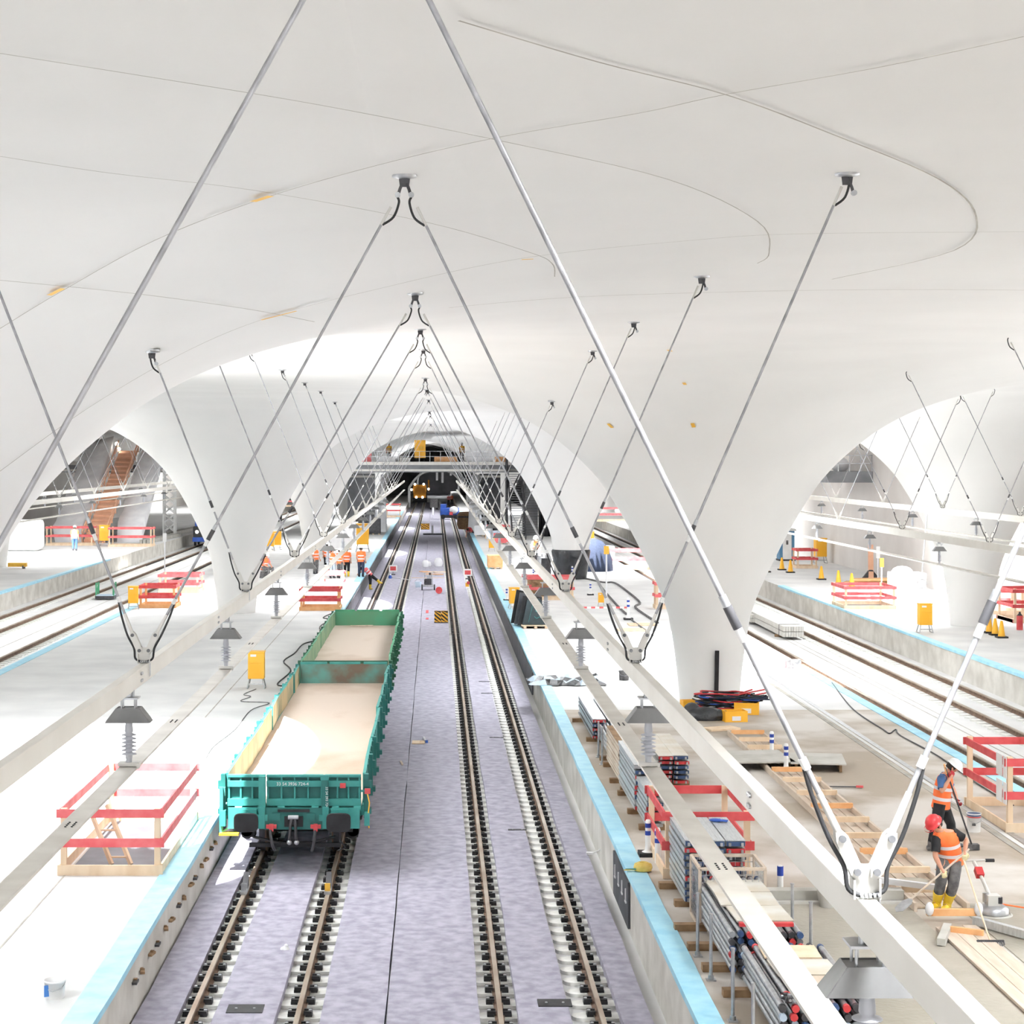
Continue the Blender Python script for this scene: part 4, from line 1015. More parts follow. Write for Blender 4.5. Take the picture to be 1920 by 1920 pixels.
tag(MB().cyl((0,0,0),(-.1,.05,.55),.13,'platecov',r1=.11,n=12).build('pipe_stump', loc=(6.3,29.1,0)), 'splashed pipe stump standing at the concrete kerb', 'stump')
tag(MB().bar((8.3,27.9,.1),(9.6,25.8,.1),.1,.12,'alu').build('screed_bar'), 'aluminium screed bar lying right of the formwork end', 'bar')
tag(MB().bar((7.45,26.7,.08),(7.8,27.6,.08),.12,.1,'platecov').build('screed_bar'), 'short grey screed bar left of the walkway planks', 'bar')
tag(MB().bar((7.2,29.75,.3),(8.2,29.4,.24),.1,.09,'film').build('foam_bar'), 'white foam bar lying across the formwork in front of the front worker', 'bar')
for x, l in ((7.66,'left white foam plug at the formwork end'),(8.42,'right white foam plug at the formwork end')):
    tag(MB().ball((0,0,.1),(.07,.05,.11),'film').build('foam_plug', loc=(x,28.1,.12)), l, 'plug', 'foam plugs at the formwork end')
tag(MB().bar((0,0,.04),(.75,.0,.03),.05,.02,'dark').bar((.7,0,.04),(.85,-.03,.04),.07,.04,'red').build('hand_saw', loc=P(1545,1478)), 'dark hand saw with a red handle lying right of the formwork', 'saw')
p = P(1155,1285); 
# power trowel
p = P(1862,1716); t = thing('power_trowel','grey power trowel machine on the fresh concrete right of the front worker','machine',p)
b = MB(); b.lathe([(.29,0),(.3,.02),(.26,.04),(.26,.03)],(0,0,0),'platecov',28); b.lathe([(.24,.03),(.24,.12),(.18,.16),(.0,.16)],(0,0,0),'steel',24); b.build('disc_guard', t)
b = MB(); b.box((0,.02,.24),(.2,.2,.16),'plate'); b.cyl((-.1,.05,.2),(-.1,.05,.34),.05,'steel'); b.cyl((.09,-.06,.2),(.09,-.06,.3),.04,'dark'); b.build('motor', t)
b = MB(); b.tube([(-.02,.05,.25),(-.08,.3,.5),(-.14,.55,.72)], .03, 'plate'); b.box((-.1,.4,.58),(.12,.16,.1),'redcap',M=Matrix.Rotation(.6,3,'X')); b.build('steering_arm', t)
b = MB(); b.tube([(-.42,.55,.74),(-.14,.56,.74),(.12,.57,.74)], .018, 'plate'); b.build('handlebar', t)
for s in (-.42,.12): MB().cyl((s-.07,.56,.74),(s+.07,.56,.74),.028,'black').build('grip', t)
tag(MB().tube([(p.x+.1,p.y+.1,.16),(p.x+.8,p.y+.2,.03),(p.x+2.5,p.y+.9,.03)], .012, 'orange').build('orange_cable'), 'thin orange cable leading right from the power trowel', 'cable')
# rake
p = P(1857,1772); t = thing('rake','upright rake with a pale wooden handle in front of the power trowel','rake',p)
MB().cyl((0,0,.04),(-.12,.95,1.05),.014,'wood',n=8).build('handle', t); b = MB(); b.box((0,0,.06),(.4,.03,.03),'dark')
for k in range(13): b.bar((-.19+.032*k,0,.07),(-.19+.032*k,-.06,.0),.014,.014,'dark')
b.build('tine_head', t)
def tub(px, py, r, h, label, m='white', lid=None, band=None, z=0, name='paint_bucket'):
    p = P(px, py, z); t = thing(name, label, 'bucket', p, 0, 'round buckets on the platforms')
    MB().lathe([(r*.9,0),(r,h),(r*1.05,h),(r*1.05,h-.02),(r*.97,h-.03),(r*.85,.02)],(0,0,0),m,24).build('pail', t)
    MB().tube([(-r,0,h-.03),(-r*.8,-r*.7,h*.6),(0,-r*1.08,h*.5),(r*.8,-r*.7,h*.6),(r,0,h-.03)], .006, 'steel').build('handle', t)
    if band: MB().lathe([(r*.985,h*.78),(r*1.0,h*.84)],(0,0,0),band,24).build('band', t)
    if lid: MB().lathe([(r*.995,h*.86),(r*1.02,h*.97)],(0,0,0),lid,24).build('rim', t)
    return t
pb = tub(1826,1559,.135,.36,'white paint bucket with red and blue bands on the floor right of the rear worker','white','bluecap','red')
MB().box((-.04,-.136,.16),(.07,.006,.05),'greyc').build('printed_mark', pb)
lb_ = tub(103,1870,.14,.24,'white and blue bucket with crooked rim alone on the left platform at the photo bottom','white'); MB().lathe([(.131,.04),(.14,.2)],(0,0,0),'glass',24).build('blue_label', lb_) if False else MB().box((-.07,-.115,.12),(.1,.02,.15),'glass',rz=.55).build('blue_label', lb_)
tub(1170,1275,.17,.3,'dark grey bucket standing alone behind the second right hanger','greyc')

# column foot: conduit, heaped cables, crates
t = thing('cable_duct','black cable duct standing up the front of the near right column','duct',(8.22,53.0,.1)); b = MB(); b.bar((0,.06,0),(0,-.12,1.5),.12,.05,'dark'); b.bar((0,.03,0),(0,-.15,1.5),.1,.02,'black'); b.build('duct', t); MB().cyl((0,.05,-.1),(0,.06,.05),.05,'steel').build('end_sleeve', t)
rnd = random.Random(9)
p0 = P(1352,1335)
for k in range(16):
    c = ['black','bluev','black','redcap','black','navy'][k%6]; a = rnd.uniform(0,6.28); q = []
    for j in range(9):
        a += rnd.uniform(.5,1.0); rr = .35+.35*rnd.random(); q.append((rr*math.cos(a)*1.2, rr*math.sin(a)*.8, .05+.03*k+rnd.uniform(0,.08)))
    q += [(.9+rnd.uniform(0,.5), rnd.uniform(-.5,.5), .3+rnd.uniform(0,.3))]
    b = MB(); b.tube([Vector(x) for x in smooth_px(q, 3)], .022, c, 6)
    tag(b.build('coiled_cable', loc=(p0.x,p0.y,0)), {'black':'black','bluev':'blue','redcap':'red','navy':'dark blue'}[c]+' cable tangled in the heap at the foot of the near right column', 'cable', {'black':'black','bluev':'blue','redcap':'red','navy':'dark blue'}[c]+' cables heaped at the column foot')
p = P(1322,1349); b = MB(); rnd = random.Random(2)
b.lathe([(.55,0),(.6,.12),(.45,.26),(.3,.32),(0,.36)],(0,0,0),'foil',14,sy=.6); b.ball((-.35,.1,.22),(.25,.2,.24),'foil'); b.ball((.4,-.08,.14),(.3,.22,.16),'foil'); tag(b.build('black_bag', loc=p), 'crumpled black bag at the left of the cable heap', 'bag')
def crate(px, py, label, rz=0, s=1):
    p = P(px, py); t = thing('plastic_crate', label, 'crate', p, rz, 'yellow crates by the cable heap'); b = MB()
    for x in (-.3,.3): b.box((x*s,0,.15*s),(.03,.42*s,.3*s),'yellow')
    for y in (-.2,.2): b.box((0,y*s,.15*s),(.6*s,.03,.3*s),'yellow')
    b.box((0,0,.02),(.6*s,.42*s,.03),'yellow'); b.build('body', t); MB().box((.0,-.22*s,.1*s),(.24*s,.012,.12*s),'film').build('label_plate', t)
crate(1377,1352,'front yellow crate right of the black bag', .1); crate(1400,1338,'rear yellow crate at the right of the cable heap', -.2, 1.1); crate(1292,1326,'yellow crate edge left of the column foot behind the beam', .2, .7)
tag(MB().box((0,0,.03),(.9,.5,.05),'wood').build('scrap_board', loc=P(1352,1368), rz=.4), 'short pale board lying in front of the cable heap', 'board')
# plastic sheet, black mats on pallet, tub
p = P(1062,1281); b = MB(); rnd = random.Random(5); vs = []; nx, ny = 14, 6
for j in range(ny+1):
    for i in range(nx+1): vs.append((-1.2+2.4*i/nx+rnd.uniform(-.06,.06), -.8+1.9*j/ny+rnd.uniform(-.1,.1), .03+.22*rnd.random()*(0<i<nx)*(0<j<ny)))
for j in range(ny):
    for i in range(nx):
        k = j*(nx+1)+i; b.add([vs[k],vs[k+1],vs[k+nx+2],vs[k+nx+1]], [(0,1,2,3)], 'foil' if (i//3+j) % 3 else 'ltblue')
tag(b.build('plastic_sheet', loc=p), 'crumpled black and pale blue plastic sheet on the right sealing strip', 'sheet')
p = P(1004,1178); t = thing('mat_stack','charcoal mats standing on a pale pallet behind the right beams','mats',p); 
b = MB(); b.prism([(-.55,0,.15),(.55,0,.15),(.55,0,.5),(.2,0,1.25),(-.35,0,1.2)],(0,.25,0),'asphalt'); b.build('front_mat', t)
for k in range(3): MB().prism([(-.75-.12*k,.3+.5*k,.1),(.3,.3+.5*k,.1),(.3,.3+.5*k,1.3),(-.5-.12*k,.3+.5*k,1.35+.1*k)],(0,.2,0),'black' if k != 1 else 'facedark').build('rear_mat', t)
b = MB()
for k in range(3): b.box((-.45+.45*k,.3,.06),(.12,1.0,.1),'wood')
b.box((0,.3,.125),(1.2,1.1,.03),'wood'); b.build('pallet', t)
b = MB(); b.bar((-.3,-.01,.25),(-.12,-.01,1.0),.03,.012,'teal'); b.tube([(.15,-.01,.95),(0,-.01,.9),(.02,-.01,.72),(.17,-.01,.66),(.2,-.01,.5),(.05,-.01,.42),(-.05,-.01,.5)],.014,'teal'); b.build('chalk_mark', t)
p = P(1014,1119); b = MB(); b.lathe([(.55,0),(.68,.25),(.72,.9),(.66,.9),(.6,.3),(0,.1)],(0,0,0),'wooddk',24); tag(b.build('mortar_tub', loc=p), 'large round brown tub in front of the red barrier on the right platform', 'tub')
tag(MB().lathe([(.93,0),(1.03,.6),(1.12,1.3),(1.18,1.65),(1.12,1.75)],(0,0,0),'foil',28).build('foil_wrap', loc=(8.16,109,0)), 'black foil wrapped round the foot of the second right column', 'foil')
for i, (px, py, l) in enumerate([(1008,1072,'left grey steel drum'),(1016,1074,'middle grey steel drum'),(1024,1077,'right grey steel drum'),(1013,1066,'rear grey steel drum')]):
    t = thing('steel_drum', l+' in the cluster left of the foil wrapped column', 'drum', P(px,py), 0, 'steel drums by the wrapped column')
    MB().lathe([(.3,0),(.31,.3),(.3,.31),(.31,.6),(.3,1.0),(.0,1.0)],(0,0,0),'steel' if i%2 else 'dark',14).build('body', t); MB().cyl((0,0,1.0),(0,.0,1.2),.06,'steel').build('spout', t)
p = P(1112,1070); b = MB(); b.lathe([(1.3,0),(1.25,.7),(1.0,1.4),(.6,1.9),(0,2.1)],(0,0,0),'navy',18); tag(b.build('tarpaulin_cover', loc=p), 'dark blue round tarpaulin cover right of the foil wrapped column', 'tarpaulin')
# hoses on the right platform
for i, (L, l) in enumerate([([(1090,1083),(1130,1092),(1152,1093),(1175,1108),(1200,1130),(1192,1140),(1233,1168)],'right dark hose winding across the right platform to the column'),([(1120,1090),(1135,1110),(1160,1138),(1175,1152)],'middle dark hose on the right platform ending at the white post'),([(1184,1162),(1205,1178),(1225,1192)],'short dark hose in front of the white post')]):
    b = MB(); b.tube([P(*q, .03) for q in smooth_px(L, 5)], .06 if i < 2 else .04, 'greyc', 7); tag(b.build('hose'), l, 'hose', 'hoses on the right platform')
for i, (L, l) in enumerate([([(480,1292),(457,1302),(470,1306),(452,1315),(505,1318),(470,1332),(440,1368),(400,1400),(386,1422)],'thin cable curling from the yellow box down the left platform'),([(530,1288),(545,1287),(520,1283),(545,1258),(532,1240),(552,1225),(568,1208),(590,1202)],'black cable zigzagging beside the teal wagon'),([(594,1198),(604,1188),(600,1175),(618,1162),(606,1158),(622,1150)],'black cable beside the green wagon on the left platform')]):
    b = MB(); b.tube([P(*q, .02) for q in smooth_px(L, 6)], .012 if i == 0 else .025, 'greyc' if i == 0 else 'black', 6); tag(b.build('power_cable'), l, 'cable', 'cables on the left platform')
b = MB(); b.tube([P(*q, .02) for q in smooth_px([(1560,1280),(1600,1330),(1655,1367),(1668,1375),(1680,1368),(1690,1380),(1760,1418),(1825,1464),(1900,1510)], 6)], .018, 'dark', 6); tag(b.build('power_cable'), 'thin dark cable running behind the rear worker along the right platform', 'cable', 'cables on the right platform')
for px, py, l in ((1204,1172,'left pale board'),(1185,1182,'right pale board')): tag(MB().box((0,0,.03),(1.2,1.0,.05),'wood').build('scrap_board', loc=P(px+40*0,py)), l+' lying on the platform behind the second right hanger', 'board', 'boards behind the second right hanger')

# ---------------------------------------------------------------- right trough and far right platform
def profiles(px, py, label, w, L, h, z=-1.02):
    p = P(px, py, z); NM = ['lower left','lower right','upper left','upper right']; k = 0
    for r in range(2):
        for c in range(2):
            t = thing('profile_bundle', NM[k]+' bundle in the '+label, 'bundle', (p.x+w/2*(c-.5), p.y, z+.12+h/2*r), 0, label); k += 1
            b = MB(); n = 4
            for i in range(n): b.box((-w/4+w/2*(i+.5)/n,L/2,h/4),(w/2/n-.015,L,h/2-.02),'plate')
            b.build('profiles', t); MB().box((0,1.0,h/4),(w/2+.01,.06,h/2+.01),'dark').build('strap', t)
    for i, yy in enumerate((1.5,L-1.5)): tag(MB().box((0,0,.06),(w+.2,.12,.12),'wooddk').build('timber_block', loc=(p.x,p.y+yy,z)), ['front','rear'][i]+' timber block under the '+label, 'block', 'blocks under the profile bundles')
profiles(1488,1200,'white profile pile between the right side tracks',.95,12,.5)
profiles(1424,1172,'small profile pile left of the near right column edge',.9,5,.4)
def cone(px, py, label, s=1, z=0):
    p = P(px, py, z); t = thing('traffic_cone', label, 'cone', p, 0, 'orange traffic cones'); MB().box((0,0,.04),(.5,.5,.08),'black').build('foot', t)
    MB().lathe([(.17,.08),(.06,.8),(.0,.82)],(0,0,0),'yellow',14).build('cone_body', t); MB().lathe([(.128,.32),(.098,.5)],(0,0,0),'white',14).build('white_band', t); MB().lathe([(.085,.58),(.068,.72)],(0,0,0),'white',14).build('white_band', t)
    t.scale = (s,)*3
for px, py, l in [(1437,1073,'leftmost traffic cone beside the near right column'),(1466,1069,'traffic cone in front of the portable toilet'),(1482,1074,'traffic cone right of the portable toilet'),(1540,1087,'traffic cone below the orange power box'),(1572,1096,'traffic cone left of the pipe pile'),(1597,1102,'traffic cone at the left end of the pipe pile')]: cone(px, py, l, 1.0)
for px, py, l in [(1855,1187,'left traffic cone of three right of the far right column'),(1866,1191,'middle traffic cone of three right of the far right column'),(1878,1196,'right traffic cone of three right of the far right column')]: cone(px, py, l, .85)
tag(MB().cyl((0,0,0),(0,0,.6),.13,'red',n=14).lathe([(.13,.6),(.05,.68),(.04,.76),(0,.76)],(0,0,0),'dark',12).build('fire_extinguisher', loc=P(1912,1181)), 'red fire extinguisher on the floor below the lattice barrier at the right edge', 'extinguisher')
p = P(1473,1051); t = thing('portable_toilet','blue and white portable toilet by the right hall wall','toilet',(25.2,128,0)); b = MB(); b.box((0,0,1.1),(1.05,1.1,2.0),'bluewc'); b.build('cabin', t)
MB().box((0,-.56,1.05),(.62,.04,1.85),'white').build('door', t); MB().lathe([(.78,0),(.7,.14),(.4,.22),(0,.24)],(0,0,2.1),'white',4).build('roof', t, 0); MB().box((0,0,.06),(1.15,1.2,.12),'dark').build('base', t); MB().box((0,-.585,1.3),(.16,.01,.3),'greyc').build('vent_mark', t)
t.location = (p.x, p.y, 0)
for k in range(7):
    p = P(1630,1096); tag(MB().cyl((-1.6,0,.1),(1.6,.3*math.sin(k),.1),.09,'railside' if k%2 else 'woodor',n=8).build('steel_pipe', loc=(p.x+.1*k,p.y+.25*(k%4),.17*(k//4)), rz=.25), 'rusty brown pipe in the pile by the right hall wall', 'pipe', 'brown pipes piled by the right hall wall')
p = P(1633,1084); b = MB(); b.bar((0,0,0),(.05,.3,2.0),.3,.12,'stairw'); b.prism([(-.5,0,0),(.5,0,0),(.1,0,.5),(-.1,0,.5)],(0,.2,0),'dark'); tag(b.build('leaning_plank', loc=p), 'brown plank standing on a dark foot by the right hall wall', 'plank')
def signpost(px, py, h, w, sh, m, label, z=0):
    p = P(px, py, z); t = thing('sign_post', label, 'sign', p, 0, 'thin posts with signs'); MB().cyl((0,0,0),(0,0,h),.04,'film',n=8).build('post', t); MB().box((0,-.05,h-sh/2),(w,.03,sh),m).build('sign_plate', t); MB().box((0,0,.05),(.8,.6,.1),'platecov').build('foot', t)
signpost(1653,1104,1.7,.22,.5,'tape','yellow sign on a white post right of the pipe pile')
signpost(1646,1088,2.0,.22,.7,'white','white sign on a post against the right hall wall')
signpost(309,1098,3.4,.25,.55,'white','white sign on a tall thin post in the left side tracks', -1.02)
signpost(1137,1140,3.0,.25,.4,'yellow','yellow topped thin post behind the second right hanger')
p = P(1700,1108); b = MB(); b.box((0,0,.5),(1.7,1.6,1.0),'film'); b.ball((-.2,.2,1.0),(.6,.6,.35),'film'); tag(b.build('wrapped_stack', loc=p), 'white wrapped stack in the sunlight left of the far right column', 'stack')
for px, py, l in ((1650,1128,'white sack left of the wrapped stack in sunlight'),(1715,1120,'white sack right before the wrapped stack')): b = MB(); b.lathe([(.4,0),(.5,.3),(.3,.6),(0,.65)],(0,0,0),'film',10); tag(b.build('sack', loc=P(px,py)), l, 'sack', 'white sacks by the wrapped stack')
p = P(1742,1120); X = 15.2
t = thing('hanging_rope','orange white rope with a ring hanging from the right side beam','rope',(17.9,66,5.2)); MB().tube([(0,0,0),(-.1,0,-1.2),(-.2,0,-2.4)], .025, 'film').build('rope', t)
b = MB(); b.tube([(-.2+.16*math.cos(2*PI*i/20),0,-2.55+.16*math.sin(2*PI*i/20)) for i in range(21)], .035, 'film'); b.build('ring', t)
b = MB(); b.box((0,0,.15),(.5,.3,.3),'greyc'); b.box((-.4,.1,.06),(.5,.3,.1),'pink'); tag(b.build('tool_box', loc=P(1487,1253)), 'small grey box with red straps in the sunlight right of the near right column', 'box')

t = thing('barrier_tape','red and white barrier tape stretched across the platform behind the second right hanger','tape',P(1085,1160,.0))
e = P(1178,1160)-P(1085,1160)
for k in range(12): MB().bar(e*(k/12)+Vector((0,0,.5)), e*((k+1)/12)+Vector((0,0,.5)), .01, .08, 'pink' if k%2 else 'white').build('tape_section', t)
for q in (0,1): MB().cyl(e*q, e*q+Vector((0,0,.6)), .02, 'white', n=8).build('tape_post', t)
# ---------------------------------------------------------------- people
def skin_body(name, J, parent, m='skin', s=1):
    V = []; E = []; R = []
    def v(p, r): V.append(tuple(p)); R.append(r); return len(V)-1
    def L(a, b, t): return Vector(a).lerp(Vector(b), t)
    pel = v(J['pelvis'], .13); sp = v(J['spine'], .125); ch = v(J['chest'], .135); nk = v(J['neck'], .055)
    hd = Vector(J['head']); nd = (hd-Vector(J['neck'])).normalized()
    h0 = v(hd-nd*.06, .07); h1 = v(hd+nd*.02, .095); h2 = v(hd+nd*.1, .07)
    E += [(pel,sp),(sp,ch),(ch,nk),(nk,h0),(h0,h1),(h1,h2)]
    fd = Vector(J['face']).normalized(); no = v(hd+fd*.115-nd*.01, .016); E.append((h1,no))
    for q in 'LR':
        sh = v(J['sh'+q], .068); e0 = v(L(J['sh'+q], J['el'+q], .55), .052); el = v(J['el'+q], .042); w0 = v(L(J['el'+q], J['wr'+q], .4), .042); wr = v(J['wr'+q], .028)
        pm = v(Vector(J['wr'+q]) + (Vector(J['wr'+q])-Vector(J['el'+q])).normalized()*.08, .034)
        hp = v(J['hip'+q], .1); t0 = v(L(J['hip'+q], J['kn'+q], .45), .088); kn = v(J['kn'+q], .062); c0 = v(L(J['kn'+q], J['an'+q], .35), .062); an = v(J['an'+q]+Vector((0,0,.02)), .036); to = v(J['an'+q].lerp(J['to'+q],.5), .026)
        E += [(ch,sh),(sh,e0),(e0,el),(el,w0),(w0,wr),(wr,pm),(pel,hp),(hp,t0),(t0,kn),(kn,c0),(c0,an),(an,to)]
    me = bpy.data.meshes.new(name); me.from_pydata(V, E, []); o = bpy.data.objects.new(name, me); C.objects.link(o); o.parent = parent
    me.materials.append(MT[m])
    md = o.modifiers.new('skin', 'SKIN'); md.use_smooth_shade = True
    for i, d in enumerate(me.skin_vertices[0].data): d.radius = (R[i],R[i]); d.use_root = (i == 0)
    sb = o.modifiers.new('sub', 'SUBSURF'); sb.levels = 1; sb.render_levels = 2 if s else 1
    return o
def loft(mb, rings, m, n=14, caps=False):
    "rings: (centre, side vector, front vector)"
    vs = [Vector(c)+Vector(a)*math.cos(2*PI*k/n)+Vector(b)*math.sin(2*PI*k/n) for c, a, b in rings for k in range(n)]
    mb.add(vs, [(i*n+k, i*n+(k+1)%n, (i+1)*n+(k+1)%n, (i+1)*n+k) for i in range(len(rings)-1) for k in range(n)], m, True)
def hand(mb, wr, el, m, grip=None):
    w, e = Vector(wr), Vector(el); d = (w-e).normalized(); g = Vector(grip).normalized() if grip else d.cross(Vector((0,0,1))).normalized()
    side = g - d*g.dot(d); side = side.normalized() if side.length > .1 else d.orthogonal().normalized(); nrm = d.cross(side)
    c = w+d*.05; loft(mb, [(w, side*.03, nrm*.022),(c, side*.044, nrm*.022),(w+d*.095, side*.042, nrm*.018),(w+d*.1, side*.01, nrm*.006)], m, 10)
    for k, (o_, ln) in enumerate(((-.031,.06),(-.011,.072),(.011,.068),(.031,.052))):
        a = w+d*.09+side*o_; mb.tube([a, a+d*ln*.45+nrm*.012, a+d*ln*.6+nrm*ln*.55, a+d*ln*.25+nrm*ln*.85], [.0105,.0105,.0095,.008], m, 6)
    a = w+d*.03-side*.04; mb.tube([a, a+d*.03-side*.02+nrm*.01, a+d*.05-side*.008+nrm*.045], [.012,.011,.009], m, 6)
BASE = dict(pelvis=(0,0,.95), spine=(0,0,1.15), chest=(0,0,1.36), neck=(0,0,1.5), head=(0,-.02,1.63), face=(0,-1,0),
  shL=(.19,0,1.42), shR=(-.19,0,1.42), elL=(.25,.03,1.14), elR=(-.25,.03,1.14), wrL=(.24,-.12,.92), wrR=(-.24,-.12,.92),
  hipL=(.1,0,.92), hipR=(-.1,0,.92), knL=(.11,-.03,.5), knR=(-.11,-.03,.5), anL=(.11,.03,.09), anR=(-.11,.03,.09), toL=(.13,-.13,.04), toR=(-.13,-.13,.04))
def person(label, loc, rz=0, pose=None, vest='orange', trousers='navy', boots='black', hat='whitehat', sleeve=None, gloves=None, scale=1, fine=False, grips=(None,None)):
    J = dict(BASE); J.update(pose or {}); J = {k: Vector(v) for k, v in J.items()}
    t = thing('person', label, 'person', loc, rz, 'construction workers'); t.scale = (scale,)*3
    skin_body('body', J, t, 'skin', 1 if fine else 0)
    # vest follows the trunk
    b = MB(); side = (J['shL']-J['shR']).normalized(); up = (J['chest']-J['pelvis']).normalized(); fr = side.cross(up).normalized()
    hip = (J['hipL']-J['hipR']).normalized(); pe, sp, ch, nk = J['pelvis'], J['spine'], J['chest'], J['neck']
    rg = [(pe-up*.06, hip*.205, fr*.16),(pe+up*.05, hip*.195, fr*.15),(sp, side*.19, fr*.15),(sp.lerp(ch,.6), side*.2, fr*.155),(ch, side*.215, fr*.15),(ch+up*.08, side*.2, fr*.125),(nk-up*.015, side*.1, fr*.085),(nk+up*.01, side*.065, fr*.065)]
    if vest:
        loft(b, rg, vest, 18); vo = b.build('safety_vest', t)
        r = MB()
        for f in (.28,.72):
            c = pe.lerp(ch, f); sd = hip.lerp(side, f).normalized(); loft(r, [(c-up*.03, sd*.208, fr*.166),(c+up*.03, sd*.21, fr*.168)], 'refl', 18)
        r.build('reflective_band', vo)
    if sleeve:
        for q in 'LR':
            m = MB(); a, e = J['sh'+q], J['el'+q]; m.tube([a.lerp(ch,.25)+Vector((0,0,.02)), a, a.lerp(e,.45), a.lerp(e,.75)], [.085,.088,.072,.068], sleeve, 10); m.build('sleeve', t)
    b = MB(); loft(b, [(pe+up*.06, hip*.18, fr*.14),(pe-up*.02, hip*.19, fr*.15),(pe-up*.1, hip*.18, fr*.14)], trousers, 14)
    bt = .55 if boots in ('yellowb',) else .85
    for q in 'LR':
        h, k, a = J['hip'+q], J['kn'+q], J['an'+q]; b.tube([h+Vector((0,0,.05)), h.lerp(k,.4), k, k.lerp(a,.4), k.lerp(a,bt)], [.112,.105,.082,.08,.072], trousers, 12)
    b.build('trousers', t)
    for q in 'LR':
        k, a, o_ = J['kn'+q], J['an'+q], J['to'+q]; m = MB(); top = k.lerp(a, bt-.1 if bt < .8 else .78)
        m.tube([top, k.lerp(a,.8), a, a.lerp(o_,.3)-Vector((0,0,.02))], [.088 if bt < .8 else .06,.074,.066,.056], boots, 12)
        d = (o_-a); d.z = 0; d.normalize(); sdv = Vector((-d.y,d.x,0)); c = Vector((a.x,a.y,a.z-.05))
        lo_ = a.z-.1
        loft(m, [(c-d*.08, sdv*.03, Vector((0,0,.03))),(c-d*.06, sdv*.046, Vector((0,0,.05))),(c+d*.06, sdv*.05, Vector((0,0,.05))),(c+d*.16, sdv*.048, Vector((0,0,.035))),(c+d*.2, sdv*.02, Vector((0,0,.015)))], boots, 10)
        m.build('boot', t)
    hd = J['head']; nd = (hd-J['neck']).normalized(); fd = J['face'].normalized(); fd = (fd-nd*fd.dot(nd)).normalized(); sd = nd.cross(fd)
    hr = MB(); loft(hr, [(hd-nd*.05-fd*.035, sd*.085, fd*.075),(hd+nd*.02-fd*.03, sd*.103, fd*.09),(hd+nd*.08-fd*.02, sd*.1, fd*.1),(hd+nd*.13-fd*.01, sd*.06, fd*.06),(hd+nd*.145, sd*.005, fd*.005)], 'hair', 14); hr.build('hair', t)
    if hat:
        m = MB(); c = hd+nd*.045
        loft(m, [(c, sd*.13, fd*.15),(c+nd*.012, sd*.128, fd*.148),(c+nd*.015, sd*.116, fd*.13),(c+nd*.07, sd*.108, fd*.122),(c+nd*.115, sd*.075, fd*.085),(c+nd*.135, sd*.03, fd*.035),(c+nd*.138, sd*.002, fd*.002)], hat, 18)
        loft(m, [(c+fd*.1, sd*.1, fd*.09),(c+fd*.1+nd*.012, sd*.098, fd*.088)], hat, 14); m.build('helmet', t)
    if fine:
        m = MB()
        for s_ in (-1,1): m.ball(hd+fd*.088+sd*.034*s_+nd*.005, .012, 'white', 8, 5); m.ball(hd+fd*.098+sd*.034*s_+nd*.005, .006, 'hair', 6, 4)
        m.build('eyes', t); m = MB(); loft(m, [(hd+fd*.085-nd*.065, sd*.026, nd*.006),(hd+fd*.095-nd*.065, sd*.022, nd*.004)], 'redglove', 8); m.build('mouth', t)
        m = MB()
        for s_ in (-1,1): m.ball(hd+sd*.1*s_-nd*.01, (.018,.018,.032), 'skin', 8, 6)
        m.build('ears', t)
    for i, q in enumerate('LR'):
        m = MB(); hand(m, J['wr'+q], J['el'+q], gloves or 'skin', grips[i]); m.build('glove' if gloves else 'hand', t)
    return t
F1 = P(1771,1706,.05)
W1 = dict(pelvis=(.1,.06,.78), spine=(.07,.0,.96), chest=(.0,-.06,1.13), neck=(-.11,-.13,1.25), head=(-.2,-.19,1.36), face=(-.85,-.45,-.4),
  shL=(.15,-.03,1.19), shR=(-.16,-.13,1.13), elL=(.33,-.02,1.1), elR=(-.2,-.2,.88), wrL=(.27,-.17,.94), wrR=(-.13,-.3,.7),
  hipL=(.18,.06,.76), hipR=(.01,.03,.76), knL=(.09,-.16,.42), knR=(-.09,-.1,.43), anL=(.05,.02,.1), anR=(-.09,.1,.1), toL=(-.05,-.12,.05), toR=(-.2,-.02,.05))
sd_ = Vector((-.4,-.13,-.24))
person('person in red helmet, orange vest and yellow boots bending over a shovel', F1, 0, W1, 'orange', 'greyc', 'yellowb', 'redhat', 'blackc', 'glove', 1.02, True, (sd_,sd_))
t = thing('shovel','grey long handled shovel held by the worker in the red helmet','shovel',F1)
a, c = Vector((.34,-.17,1.0)), Vector((-.52,-.47,.4)); d = (c-a).normalized(); c = a+d*1.28
MB().cyl(a, c, .016, 'woodgr', n=10).build('handle', t); b = MB(); s2 = d.cross(Vector((0,0,1))).normalized(); n2 = s2.cross(d)
b.prism([c-s2*.05, c+s2*.05, c+s2*.12+d*.08, c+s2*.11+d*.26, c+d*.32, c-s2*.11+d*.26, c-s2*.12+d*.08], n2*.006, 'steel'); b.build('blade', t)
MB().ball((0,0,0),(.3,.2,.06),'wet').build('mortar_heap', None, 0, P(1712,1653,.02))
tag(bpy.data.objects['mortar_heap'], 'small heap of grey mortar in front of the shovel', 'mortar')
F2 = P(1766,1594,0)
